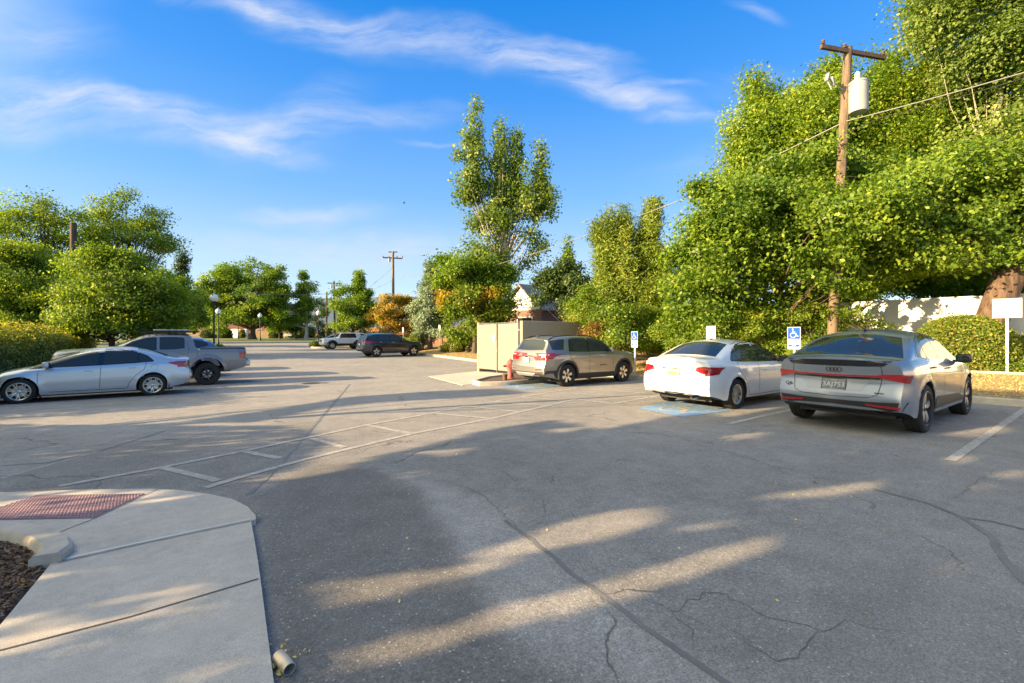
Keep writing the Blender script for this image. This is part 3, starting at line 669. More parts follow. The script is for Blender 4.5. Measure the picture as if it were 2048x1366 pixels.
    def part(s, name, m, ax, items, both=False, parent=None, **k):
        """items: list of (top, bottom); both: one part each side"""
        o = []
        for sg in ((1, -1) if both else (k.pop('sg', 1),)):
            b = MB()
            for it in items:
                tp, bt = it[0], it[1]
                if ax in 'rf' and both: tp = [(sg * a, c) for a, c in tp]; bt = [(sg * a, c) for a, c in bt]
                s.patch(b, ax, tp, bt, sg, **k)
            o.append(b.build(name, m, parent or s.root, sharp=50))
        return o
    def line(s, b, ax, pts, wd=.010, sg=1, off=.0015, mi=0):
        p = np.array(pts, float); d = np.gradient(p, axis=0); nn = np.c_[-d[:, 1], d[:, 0]]; nn /= np.maximum(np.hypot(nn[:, 0], nn[:, 1]), 1e-6)[:, None]
        s.patch(b, ax, p + nn * wd / 2, p - nn * wd / 2, sg, nx=max(10, len(pts) * 4), nz=2, off=off, mi=mi, skirt=False)
    def gaps(s, lines, rear=(), both=True):
        for l in lines:
            for sg in ((1, -1) if both else (1,)): b = MB(); s.line(b, 'y', l, .011, sg); b.build('panel_gap', M['black'], s.root, sharp=None)
        for l in rear: b = MB(); s.line(b, 'r', l, .011); b.build('panel_gap', M['black'], s.root, sharp=None)
    def arches(s, m, wd=.07, off=.012, sill=None):
        b = MB()
        for sg in (1, -1):
            for xc in (s.xF, s.xR):
                d0 = s.L / 2 - xc; r0 = s.Ra + .003; z0 = s.sp['R']
                an = np.linspace(R(-12), R(192), 22)
                s.patch(b, 'y', [(d0 - (r0 + wd) * math.cos(a), z0 + (r0 + wd) * math.sin(a)) for a in an], [(d0 - r0 * math.cos(a), z0 + r0 * math.sin(a)) for a in an], sg, nx=30, nz=4, off=off)
            if sill:
                a0, a1 = s.L / 2 - s.xF + s.Ra + .02, s.L / 2 - s.xR - s.Ra - .02
                s.patch(b, 'y', [(a0, sill), (a1, sill)], [(a0, s.sill + .01), (a1, s.sill + .01)], sg, nx=12, nz=4, off=off)
        return b.build('wheel_arch_trim', m, s.root, sharp=50)
    def handles(s, pos, m=None, ln=.17):
        for sg in (1, -1):
            for d, z in pos:
                h, nr = s.cast('y', d, z, sg); b = MB(); b.box((h.x, h.y + sg * .022, h.z), (ln, .018, .026), bev=.008); b.box((h.x - ln * .45, h.y + sg * .008, h.z), (.02, .03, .02)); b.box((h.x + ln * .45, h.y + sg * .008, h.z), (.02, .03, .02))
                b.build('door_handle', m or s.sp['paint'], s.root)
    def mirrors(s, d, z, m=None, sz=(.11, .21, .15)):
        for sg in (1, -1):
            h, nr = s.cast('y', d, z, sg); b = MB(); c = Vector((h.x + .01, h.y + sg * .14, h.z + .03))
            b.box(c, (sz[0] * 1.3, sz[1], sz[2]), 0, None, .045); b.box((h.x - .0, h.y + sg * .04, h.z - .02), (.06, .12, .04), 1, None, .01); b.box(c + Vector((-sz[0] * .62, 0, 0)), (.012, sz[1] * .82, sz[2] * .74), 2, None, .004)
            b.build('wing_mirror', [m or s.sp['paint'], M['black'], M['glass']], s.root)
    def windows(s, wins, trim=None, pad=.018):
        for tp, bt in wins: s.part('side_window', M['glass'], 'y', [(tp, bt)], both=True, off=.005, nx=16, nz=8)
        if trim:
            for sg in (1, -1):
                b = MB(); s.patch(b, 'y', trim[0], trim[1], sg, nx=30, nz=10, off=.0025); b.build('window_trim', M['blackgloss'], s.root, sharp=50)
    def num_plate(s, y, z, wd=.31, hh=.16, m='plate', text=None, tm='plategrey', rear=True, art=None):
        h, nr = s.cast('r', y, z, 1); lean = math.atan2(nr.z, -nr.x)
        b = MB(); b.box((0, 0, 0), (.012, wd, hh), 0, None, .004); b.box((.002, 0, 0), (.012, wd + .02, hh + .02), 1)
        if art: b.box((-.007, 0, -.005), (.002, wd * .8, hh * .55), 2)
        p = b.build('number_plate', [M[m], M['black'], M['orange']], s.root); p.location = h + Vector((-.014, 0, 0)); p.rotation_euler = (0, lean * .6, 0)
        if text: 
            for tx, sz, zz in text: lettering(tx, sz, M[tm], (-.008, 0, zz), p, 'r')
        return p
def lettering(tx, size, m, loc, parent, face='r', name='lettering', ext=.001):
    cu = bpy.data.curves.new('t', 'FONT'); cu.body = tx; cu.size = size; cu.align_x = 'CENTER'; cu.align_y = 'CENTER'; cu.extrude = ext; cu.resolution_u = 3
    o = bpy.data.objects.new('t', cu); COL.objects.link(o); bpy.context.view_layer.update()
    me = bpy.data.meshes.new_from_object(o.evaluated_get(bpy.context.evaluated_depsgraph_get())); bpy.data.objects.remove(o)
    me.materials.clear(); me.materials.append(m)
    q = bpy.data.objects.new(name, me); COL.objects.link(q); q.parent = parent; q.location = loc
    # text reads along -y when seen from behind the car (face 'r'); along +x seen from -y (face 's'); 'l' = seen from +y
    q.rotation_euler = {'r': (R(90), 0, R(-90)), 's': (R(90), 0, 0), 'l': (R(90), 0, R(180))}[face]
    return q

def finish_front(c, zl, m=None):
    L = c.L
    c.part('headlight', M['clear'], 'f', [([(.42 * c.W * .96, zl + .07), (.27 * c.W, zl + .05)], [(.42 * c.W * .96, zl - .05), (.27 * c.W, zl - .06)])], both=True, nx=8, nz=4)
    c.part('grille', M['black'], 'f', [([(-.22 * c.W, zl + .02), (.22 * c.W, zl + .02)], [(-.24 * c.W, zl - .26), (.24 * c.W, zl - .26)])], nx=12, nz=5)

silver_rim = (7, .05, .042, .12, 0, False)
# --- white compact sedan (rear three-quarter view)
sp = dict(L=4.58, W=1.74, wb=2.645, fo=.90, R=.318, tw=.205, rr_=.205, sill=.22, rim=(9, .045, .075, 0, 0, False), paint=paint('white_paint', (.80, .79, .76), .0, .3),
          top=[(0, .68), (.1, .76), (.5, .88), (1.0, .965), (1.22, 1.0), (1.6, 1.185), (2.05, 1.385), (2.4, 1.45), (2.75, 1.465), (3.2, 1.43), (3.5, 1.345), (3.85, 1.20), (4.08, 1.115), (4.3, 1.10), (4.5, 1.095), (4.58, 1.05)],
          belt=[(0, .66), (.6, .80), (1.2, .90), (2.5, .945), (3.6, .985), (4.3, 1.0), (4.58, .98)], xr=[(.2, .14), (.34, .05), (.5, 0), (.66, .005), (.72, .035), (.85, .06), (.98, .06), (1.06, .03), (1.12, .05)], xf=[(.2, .12), (.4, 0), (.6, .03), (.8, .2)], cr=.14, tum=.36)
SUB_T = 5.63
c = Car(sp, 'parked_car', 'white four door sedan parked nose in behind the blue and white ground symbol', 'car', 8.36 + 2.29, SUB_T, 1, 0)
def sedan_details(c, lines=True):
    wF = [(1.52, 1.045), (1.80, 1.17), (2.12, 1.31), (2.38, 1.375), (2.55, 1.39)]
    c.windows([(wF, [(1.45, .965), (2.0, .975), (2.56, .985)]), ([(2.64, 1.39), (2.95, 1.385), (3.22, 1.345), (3.36, 1.295)], [(2.65, .99), (3.1, 1.0), (3.36, 1.01)]), ([(3.41, 1.27), (3.60, 1.15), (3.66, 1.06)], [(3.41, 1.01), (3.55, 1.015), (3.655, 1.03)])],
              trim=([(1.36, .985), (1.8, 1.19), (2.12, 1.335), (2.42, 1.40), (2.95, 1.405), (3.3, 1.35), (3.6, 1.17), (3.70, 1.05)], [(1.34, .95), (2, .955), (2.6, .965), (3.3, .985), (3.70, 1.01)]))
    c.part('rear_window', M['glass'], 'z', [([(3.34, -.52), (3.30, 0), (3.34, .52)], [(3.98, -.62), (4.0, 0), (3.98, .62)])], nx=16, nz=8)
    c.part('windscreen', M['glass'], 'z', [([(1.30, -.64), (1.22, 0), (1.30, .64)], [(2.02, -.54), (1.98, 0), (2.02, .54)])], nx=16, nz=8)
sedan_details(c)
c.gaps([[(1.42, .95), (1.38, .8), (1.40, .3)], [(2.60, .97), (2.60, .3)], [(3.50, .99), (3.44, .8), (3.2, .62), (3.02, .3)], [(1.4, .27), (2.4, .265), (3.05, .27)]],
       [[(.50, 1.03), (.50, .72), (.47, .60)], [(-.50, 1.03), (-.50, .72), (-.47, .60)], [(-.80, .66), (-.48, .645), (0, .64), (.48, .645), (.80, .66)]])
c.handles([(2.35, .80), (3.25, .84)]); c.mirrors(1.55, .98, M['black']); c.part('tail_light', M['red'], 'r', [([(.52, .90), (.66, .915), (.80, .90), (.835, .89)], [(.47, .74), (.6, .725), (.74, .73), (.82, .76)])], both=True, off=.012, nx=12)
c.part('reversing_lamp', M['clear'], 'r', [([(.49, .80), (.60, .775), (.68, .76)], [(.47, .735), (.6, .727), (.68, .73)])], both=True, off=.016, nx=8)
c.part('bumper_insert', M['black'], 'r', [([(-.70, .34), (0, .37), (.70, .34)], [(-.62, .27), (0, .30), (.62, .27)])], off=.008, nx=18)
c.part('chrome_strip', M['chrome'], 'r', [([(-.27, .865), (.27, .865)], [(-.27, .84), (.27, .84)])], off=.012, nx=12, nz=3)
c.num_plate(0, .76, m='plate', art=True)
b = MB(); h, _ = c.cast('r', 0, .955, 1); b.lathe([(.052, 0), (.058, -.008), (.045, -.012), (.04, -.004)], h + Vector((-.004, 0, 0)), 20, 0, 'x', Matrix(((1, 0, 0), (0, 1.25, 0), (0, 0, .7))))
for yy, zz, r_ in ((.028, .004, .009), (-.005, .012, .006), (-.03, .008, .005), (-.012, -.012, .006), (.012, -.012, .005)): b.ell(h + Vector((-.012, yy, zz)), (.004, r_, r_), 5)
b.build('emblem', M['chrome'], c.root)
b = MB(); b.tube([(-2.27, -.42, .27), (-2.05, -.42, .28)], .035, 12, cap=False); b.tube([(-2.26, -.42, .27), (-2.06, -.42, .28)], .028, 12, 1); b.build('exhaust_pipe', [M['chrome'], M['black']], c.root)
b = MB(); h, _ = c.cast('z', 3.05, 0, 1); b.ell(h + Vector((0, 0, .01)), (.05, .02, .02), 6); b.tube([h + Vector((0, 0, .01)), h + Vector((-.14, 0, .13))], .0035, 5); b.build('antenna', M['black'], c.root)
finish_front(c, .72); WHITE_SEDAN = c

# --- grey crossover coupe, right
sp = dict(L=4.59, W=1.865, wb=2.764, fo=.84, R=.372, tw=.245, rr_=.262, sill=.27, rim=(5, .07, .13, 0, 4, True), paint=paint('grey_paint', (.20, .232, .29), .3, .33), wr=.55,
          top=[(0, .82), (.12, .93), (.5, 1.02), (1.0, 1.085), (1.2, 1.13), (1.6, 1.34), (2.0, 1.53), (2.35, 1.60), (2.7, 1.612), (3.1, 1.575), (3.5, 1.475), (3.85, 1.335), (4.1, 1.215), (4.3, 1.165), (4.5, 1.155), (4.59, 1.13)],
          belt=[(0, .80), (.6, .93), (1.2, 1.01), (2.5, 1.06), (3.6, 1.10), (4.3, 1.10), (4.59, 1.07)], xr=[(.25, .13), (.42, .03), (.56, 0), (.64, .02), (.78, .075), (.90, .07), (1.0, .05), (1.1, .04), (1.16, .03), (1.2, .06)],
          xf=[(.2, .12), (.4, 0), (.7, .02), (.95, .2)], cr=.15, tum=.42, flank=[.955, .975, .985, 1, .975, .93], flare=.012)
AX = 9.18 - (sp['L'] / 2 - sp['fo'] - sp['wb']); c = Car(sp, 'parked_car', 'grey crossover with sloping roof and full width red tail light', 'car', AX + .06, 2.67, 1, -.9)
c.windows([([(1.62, 1.17), (1.85, 1.31), (2.15, 1.455), (2.45, 1.51), (2.58, 1.515)], [(1.55, 1.08), (2.1, 1.095), (2.58, 1.105)]), ([(2.66, 1.515), (2.9, 1.505), (3.15, 1.455), (3.28, 1.42)], [(2.66, 1.11), (3.0, 1.12), (3.28, 1.13)]), ([(3.33, 1.40), (3.55, 1.31), (3.70, 1.22)], [(3.33, 1.135), (3.5, 1.14), (3.70, 1.17)])],
          trim=([(1.46, 1.10), (1.82, 1.32), (2.13, 1.48), (2.45, 1.535), (2.9, 1.53), (3.3, 1.44), (3.6, 1.31), (3.80, 1.19)], [(1.44, 1.06), (2.1, 1.075), (2.7, 1.09), (3.4, 1.115), (3.80, 1.165)]))
c.part('rear_window', M['glass'], 'z', [([(3.42, -.56), (3.36, 0), (3.42, .56)], [(4.15, -.76), (4.19, 0), (4.15, .76)])], nx=18, nz=8)
c.part('windscreen', M['glass'], 'z', [([(1.34, -.68), (1.24, 0), (1.34, .68)], [(1.98, -.56), (1.95, 0), (1.98, .56)])], nx=16, nz=8)
c.part('spoiler_vent', M['blackgloss'], 'r', [([(-.70, 1.105), (-.4, 1.112), (0, 1.115), (.4, 1.112), (.70, 1.105)], [(-.62, 1.035), (-.4, 1.025), (0, 1.02), (.4, 1.025), (.62, 1.035)])], nx=24, off=.006)
c.part('tail_light', M['red'], 'r', [([(.885, .90), (.80, .925), (.62, .915), (.55, .905)], [(.86, .79), (.78, .815), (.60, .855), (.55, .865)])], both=True, off=.014, nx=14)
c.part('light_bar', M['red'], 'r', [([(-.56, .898), (0, .885), (.56, .898)], [(-.56, .872), (0, .862), (.56, .872)])], off=.013, nx=24, nz=3)
c.part('light_trim', M['blackgloss'], 'r', [([(-.60, .866), (0, .856), (.60, .866)], [(-.57, .838), (0, .826), (.57, .838)])], off=.008, nx=24, nz=3)
c.part('plate_recess', mat('plate_recess_paint', (.22, .24, .28), .4, .3, coat=.6), 'r', [([(-.46, .82), (0, .815), (.46, .82)], [(-.36, .655), (0, .65), (.36, .655)])], off=.004, nx=16)
c.num_plate(.0, .735, m='plategrey', wd=.315, hh=.16, text=[('3AJ753', .105, -.012), ('UTAH', .03, .058)], tm='signwhite')
c.part('reflector', M['red'], 'r', [([(.80, .455), (.60, .46), (.42, .475)], [(.79, .425), (.60, .435), (.42, .455)])], both=True, off=.022, nx=10, nz=3)
c.part('bumper_insert', M['black'], 'r', [([(-.86, .52), (-.5, .505), (0, .50), (.5, .505), (.86, .52)], [(-.80, .36), (-.5, .42), (0, .435), (.5, .42), (.80, .36)])], off=.008, nx=26)
c.part('diffuser', M['black'], 'r', [([(-.66, .33), (-.35, .345), (0, .35), (.35, .345), (.66, .33)], [(-.5, .265), (0, .255), (.5, .265)])], off=.012, nx=22)
c.part('sill_trim', M['black'], 'y', [([(1.30, .40), (1.6, .47), (3.0, .52), (3.25, .42)], [(1.30, .33), (3.25, .33)])], both=True, off=.006, nx=14)
c.gaps([[(1.52, 1.05), (1.45, .8), (1.42, .3)], [(2.62, 1.08), (2.62, .3)], [(3.52, 1.10), (3.45, .9), (3.22, .7), (3.1, .3)]], [[(.58, 1.09), (.60, .9), (.56, .62), (.45, .565), (0, .555), (-.45, .565), (-.56, .62), (-.60, .9), (-.58, 1.09)]])
c.handles([(2.42, .95), (3.30, .99)], M['darkalloy']); c.mirrors(1.62, 1.06, M['darkalloy'])
b = MB(); h, nr = c.cast('r', 0, .965, 1)
for k in range(4):
    cc = Vector((h.x - .008, (k - 1.5) * .047, .965)); b.tube([cc + Vector((0, math.cos(a) * .032, math.sin(a) * .032)) for a in np.linspace(0, 2 * math.pi, 25)], .0055, 6, cap=False)
b.build('emblem', M['blackgloss'], c.root)
for tx, y_, z_, s_ in (('Q4', .66, .70, .075), ('quattro', -.58, .645, .038)):
    h, _ = c.cast('r', y_, z_, 1); lettering(tx, s_, M['blackgloss'], h + Vector((-.022 if tx == 'quattro' else -.03, 0, 0)), c.root, ext=.004)
b = MB(); h, _ = c.cast('z', 3.15, 0, 1); b.ell(h + Vector((0, 0, .02)), (.07, .02, .035), 6); b.build('antenna', M['black'], c.root)
finish_front(c, .8)

# --- champagne SUV by the enclosure
def suv_details(c, pad_front, wins, trim, rw, chrome=None):
    c.windows(wins, trim); c.part('rear_window', M['glass'], 'r', [rw], nx=16, nz=8, off=.006)
sp = dict(L=4.65, W=1.90, wb=2.73, fo=.93, R=.368, tw=.235, rr_=.235, sill=.26, rim=(6, .06, .07, .13, 4, True), paint=paint('champagne_paint', (.25, .24, .225), .55, .3), wr=.95,
          top=[(0, .98), (.1, 1.06), (.6, 1.12), (1.15, 1.16), (1.3, 1.22), (1.65, 1.42), (2.0, 1.58), (2.4, 1.65), (3.0, 1.665), (3.8, 1.635), (4.3, 1.60), (4.65, 1.56)],
          belt=[(0, .96), (.6, 1.02), (1.2, 1.07), (3, 1.10), (4.65, 1.12)], xr=[(.25, .12), (.45, 0), (.68, .0), (.75, .04), (1.0, .07), (1.12, .11), (1.35, .28), (1.5, .34), (1.58, .30)],
          xf=[(.2, .15), (.5, 0), (.9, .03), (1.1, .14)], cr=.13, tum=.30, flank=[.96, .985, .985, 1, .985, .95], flare=.02)
EQ = 10.07 - (sp['L'] / 2 - sp['fo'] - sp['wb']); EQT = 10.53 + .95; c = Car(sp, 'parked_car', 'champagne coloured sport utility car parked beside the tan enclosure', 'car', EQ, EQT, 1, 0)
suv_details(c, 0, [([(1.72, 1.34), (1.95, 1.46), (2.2, 1.54), (2.62, 1.565)], [(1.62, 1.14), (2.1, 1.135), (2.62, 1.135)]), ([(2.70, 1.565), (3.1, 1.56), (3.42, 1.545)], [(2.70, 1.135), (3.2, 1.14), (3.50, 1.15)]), ([(3.66, 1.53), (3.95, 1.51), (4.25, 1.47)], [(3.78, 1.19), (4.0, 1.19), (4.22, 1.20)])],
            ([(1.5, 1.16), (1.92, 1.475), (2.2, 1.57), (2.65, 1.59), (3.2, 1.585), (3.47, 1.57)], [(1.5, 1.115), (2.1, 1.11), (2.7, 1.11), (3.56, 1.13)]), ([(-.58, 1.50), (0, 1.52), (.58, 1.50)], [(-.66, 1.19), (0, 1.17), (.66, 1.19)]))
c.part('windscreen', M['glass'], 'z', [([(1.44, -.70), (1.36, 0), (1.44, .70)], [(1.98, -.60), (1.95, 0), (1.98, .60)])], nx=16, nz=8)
c.part('tail_light', M['red'], 'r', [([(.46, 1.075), (.7, 1.085), (.93, 1.10)], [(.50, 1.01), (.72, .985), (.90, .90)])], both=True, off=.012, nx=12)
c.part('tail_light', M['red'], 'y', [([(4.35, 1.09), (4.58, 1.09)], [(4.42, .86), (4.58, .86)])], both=True, off=.010, nx=6)
c.part('reversing_lamp', M['clear'], 'r', [([(.56, 1.045), (.86, 1.055)], [(.58, 1.02), (.86, 1.02)])], both=True, off=.016, nx=8, nz=3)
c.part('lower_bumper', M['black'], 'r', [([(-.94, .56), (-.6, .50), (0, .50), (.6, .50), (.94, .56)], [(-.90, .34), (0, .33), (.90, .34)])], off=.010, nx=22)
c.part('skid_plate', M['steel'], 'r', [([(-.5, .47), (0, .47), (.5, .47)], [(-.38, .37), (0, .37), (.38, .37)])], off=.018, nx=12)
c.part('reflector', M['red'], 'r', [([(.50, .585), (.74, .60)], [(.50, .555), (.74, .57)])], both=True, off=.012, nx=6, nz=3)
c.num_plate(.0, .86); c.arches(M['black'], .07, .014, sill=.42)
c.gaps([[(1.58, 1.11), (1.5, .8), (1.5, .3)], [(2.66, 1.12), (2.66, .3)], [(3.56, 1.12), (3.56, .95), (3.3, .75), (3.18, .3)]], [[(-.76, 1.02), (0, 1.0), (.76, 1.02)], [(.62, 1.0), (.66, .75), (.72, .65)], [(-.62, 1.0), (-.66, .75), (-.72, .65)], [(-.85, .65), (0, .64), (.85, .65)]])
c.handles([(2.48, 1.0), (3.42, 1.03)]); c.mirrors(1.72, 1.13)
for sg in (1, -1):
    b = MB(); pts = []
    for d in np.linspace(2.1, 4.2, 12):
        h, _ = c.cast('z', d, sg * .60, 1); e = min((d - 2.1), (4.2 - d)); pts.append(h + Vector((0, 0, .0 + .045 * sstep(e / .25))))
    b.tube(pts, .018, 8); b.build('roof_rail', M['black'], c.root)
b = MB(); h, _ = c.cast('z', 4.1, 0, 1); b.ell(h + Vector((0, 0, .02)), (.09, .02, .045), 6); b.build('antenna', c.sp['paint'], c.root)
h, _ = c.cast('y', 2.0, .66, -1); lettering('EQUINOX', .075, M['black'], h + Vector((0, -.006, 0)), c.root, 's')
h, _ = c.cast('r', 0, .965, 1); b = MB(); b.box(h + Vector((-.008, 0, 0)), (.01, .16, .022), bev=.003); b.box(h + Vector((-.009, 0, 0)), (.01, .05, .045), bev=.003); b.build('emblem', M['blackgloss'], c.root)
finish_front(c, .85); b = MB(); b.box((-2.1, .2, 1.17), (.02, .3, .012)); 

# --- charcoal SUV further down the drive
sp = dict(L=4.82, W=1.94, wb=2.915, fo=.90, R=.385, tw=.25, rr_=.255, sill=.30, rim=(5, .05, .05, .16, 4, True), paint=paint('charcoal_paint', (.03, .03, .036), .5, .3), wr=.95,
          top=[(0, 1.0), (.12, 1.09), (.6, 1.13), (1.25, 1.18), (1.4, 1.25), (1.75, 1.47), (2.1, 1.65), (2.5, 1.73), (3.2, 1.745), (4.0, 1.715), (4.5, 1.68), (4.82, 1.62)],
          belt=[(0, .98), (.6, 1.05), (1.3, 1.12), (3, 1.15), (4.82, 1.17)], xr=[(.3, .12), (.5, 0), (.72, .0), (.8, .05), (1.05, .07), (1.2, .12), (1.4, .26), (1.6, .38), (1.68, .34)],
          xf=[(.3, .15), (.5, 0), (.9, .02), (1.1, .10)], cr=.14, tum=.30, flare=.03)
c = Car(sp, 'parked_car', 'charcoal sport utility car parked nose in to the dry grass bank', 'car', 11.9 - (sp['L'] / 2 - sp['fo'] - sp['wb']), 32.4 + .97, 1)
suv_details(c, 0, [([(1.90, 1.44), (2.15, 1.57), (2.35, 1.62), (2.72, 1.635)], [(1.78, 1.21), (2.2, 1.205), (2.72, 1.20)]), ([(2.80, 1.635), (3.2, 1.63), (3.62, 1.62)], [(2.80, 1.20), (3.3, 1.205), (3.70, 1.21)]), ([(3.72, 1.615), (4.0, 1.595), (4.3, 1.54)], [(3.80, 1.215), (4.1, 1.225), (4.42, 1.26)])],
            ([(1.62, 1.21), (2.1, 1.58), (2.35, 1.65), (3.0, 1.66), (3.9, 1.63), (4.36, 1.56)], [(1.6, 1.17), (2.3, 1.175), (3.2, 1.18), (4.5, 1.23)]), ([(-.60, 1.60), (0, 1.62), (.60, 1.60)], [(-.72, 1.22), (0, 1.2), (.72, 1.22)]))
c.part('windscreen', M['glass'], 'z', [([(1.52, -.70), (1.44, 0), (1.52, .70)], [(2.08, -.60), (2.05, 0), (2.08, .60)])], nx=16, nz=8)
c.part('tail_light', M['red'], 'r', [([(.56, 1.13), (.75, 1.14), (.95, 1.15)], [(.60, 1.02), (.75, 1.0), (.93, .99)])], both=True, off=.012, nx=12)
c.part('tail_light', M['red'], 'y', [([(4.50, 1.13), (4.74, 1.14)], [(4.54, 1.02), (4.74, 1.0)])], both=True, off=.012, nx=6)
c.part('lower_bumper', M['black'], 'r', [([(-.94, .52), (0, .50), (.94, .52)], [(-.90, .38), (0, .37), (.90, .38)])], off=.010, nx=22)
c.num_plate(0, .90); c.gaps([[(1.66, 1.16), (1.6, .8), (1.6, .35)], [(2.76, 1.18), (2.76, .35)], [(3.72, 1.18), (3.7, 1.0), (3.45, .8), (3.3, .35)]]); c.handles([(2.56, 1.06), (3.52, 1.08)], M['chrome']); c.mirrors(1.86, 1.2)
b = MB(); [c.line(b, 'y', [(1.60, 1.20), (2.1, 1.60), (2.35, 1.665), (3.0, 1.675), (3.9, 1.645), (4.36, 1.575)], .022, sg, .006) for sg in (1, -1)]; b.build('window_chrome', M['chrome'], c.root)
finish_front(c, .88)

# --- white boxy off-roader with black arches
sp = dict(L=4.67, W=1.90, wb=2.69, fo=.95, R=.40, tw=.26, rr_=.225, sill=.42, rim=(6, .05, .06, .12, 0, False), paint=paint('offroad_white', (.72, .71, .66), .0, .3), wr=.5, gap=.08,
          top=[(0, 1.10), (.1, 1.17), (.7, 1.20), (1.35, 1.23), (1.5, 1.28), (1.72, 1.55), (1.86, 1.74), (2.1, 1.80), (3, 1.815), (4.2, 1.80), (4.5, 1.78), (4.67, 1.74)],
          belt=[(0, 1.08), (1.3, 1.14), (3, 1.18), (4.67, 1.2)], xr=[(.4, .08), (.6, 0), (1.2, .03), (1.7, .14)], xf=[(.4, .1), (.6, 0), (1.1, .05)], cr=.08, cf=.12, tum=.20, rr=.9, flare=.03)
c = Car(sp, 'parked_car', 'white boxy off-road vehicle with black wheel arches facing left by the small island', 'car', 13.5 + (sp['L'] / 2 - sp['fo']), 49.8 + .95, -1)
c.windows([([(1.86, 1.62), (2.05, 1.68), (2.62, 1.69)], [(1.72, 1.24), (2.2, 1.235), (2.62, 1.235)]), ([(2.68, 1.69), (3.3, 1.69)], [(2.68, 1.235), (3.42, 1.25)]), ([(3.92, 1.66), (4.40, 1.62)], [(4.05, 1.36), (4.42, 1.36)])],
          ([(1.72, 1.40), (1.95, 1.71), (2.6, 1.725), (3.38, 1.72)], [(1.66, 1.21), (2.6, 1.21), (3.5, 1.22)]))
c.part('windscreen', M['glass'], 'f', [([(-.62, 1.68), (0, 1.70), (.62, 1.68)], [(-.70, 1.30), (0, 1.30), (.70, 1.30)])], nx=14, nz=6)
c.part('rear_window', M['glass'], 'r', [([(-.5, 1.66), (.5, 1.66)], [(-.55, 1.35), (.55, 1.35)])], nx=10, nz=5)
c.arches(M['black'], .10, .02, sill=.62); c.part('front_bumper', M['steel'], 'f', [([(-.9, .80), (0, .80), (.9, .80)], [(-.88, .55), (0, .52), (.88, .55)])], off=.05, nx=20)
c.part('turn_signal', M['amber'], 'y', [([(.10, 1.06), (.34, 1.08)], [(.12, .98), (.34, .97)])], both=True, off=.012, nx=6)
c.gaps([[(1.70, 1.20), (1.66, .9), (1.66, .5)], [(2.95, 1.2), (2.95, .6)]]); c.handles([(2.7, 1.1)], M['black']); c.mirrors(1.72, 1.24, M['chrome'], (.1, .18, .2)); finish_front(c, .98)
b = MB(); b.lathe([(.36, -.10), (.40, -.06), (.40, .06), (.36, .10), (.1, .10)], (-2.45, 0, 1.02), 28, 0, 'x'); b.build('spare_wheel', M['rubber'], c.root)
b = MB()
for sg in (1, -1): b.tube([(-1.9, sg * .62, 1.80), (-1.85, sg * .62, 1.87), (.3, sg * .62, 1.88), (.35, sg * .62, 1.80)], .02, 8)
b.build('roof_rail', M['black'], c.root)

# --- silver blue sedan, left foreground row
sp = dict(L=4.54, W=1.755, wb=2.67, fo=.91, R=.318, tw=.205, rr_=.222, sill=.20, rim=(7, .026, .026, .17, 0, False), paint=paint('silver_blue_paint', (.50, .55, .60), .55, .3),
          top=[(0, .62), (.1, .70), (.4, .80), (.8, .88), (1.05, .94), (1.5, 1.12), (1.9, 1.285), (2.25, 1.39), (2.6, 1.43), (3.0, 1.425), (3.35, 1.36), (3.7, 1.245), (3.98, 1.14), (4.2, 1.105), (4.45, 1.10), (4.54, 1.05)],
          belt=[(0, .60), (.5, .74), (1.1, .85), (2, .92), (3.2, .98), (4.2, 1.0), (4.54, .98)], xr=[(.2, .22), (.38, .08), (.5, 0), (.64, .0), (.72, .05), (.9, .10), (1.02, .08), (1.1, .06)], xf=[(.2, .12), (.4, 0), (.6, .03), (.8, .25)], cr=.15, tum=.38)
c = Car(sp, 'parked_car', 'silver blue four door sedan parked facing the hedge in front of the pickup', 'car', -.465 + (sp['L'] / 2 - sp['fo'] - sp['wb']) * -1 * -1 if False else -.465 - (-(sp['L'] / 2 - sp['fo'] - sp['wb'])), 16.7 + .87, -1)
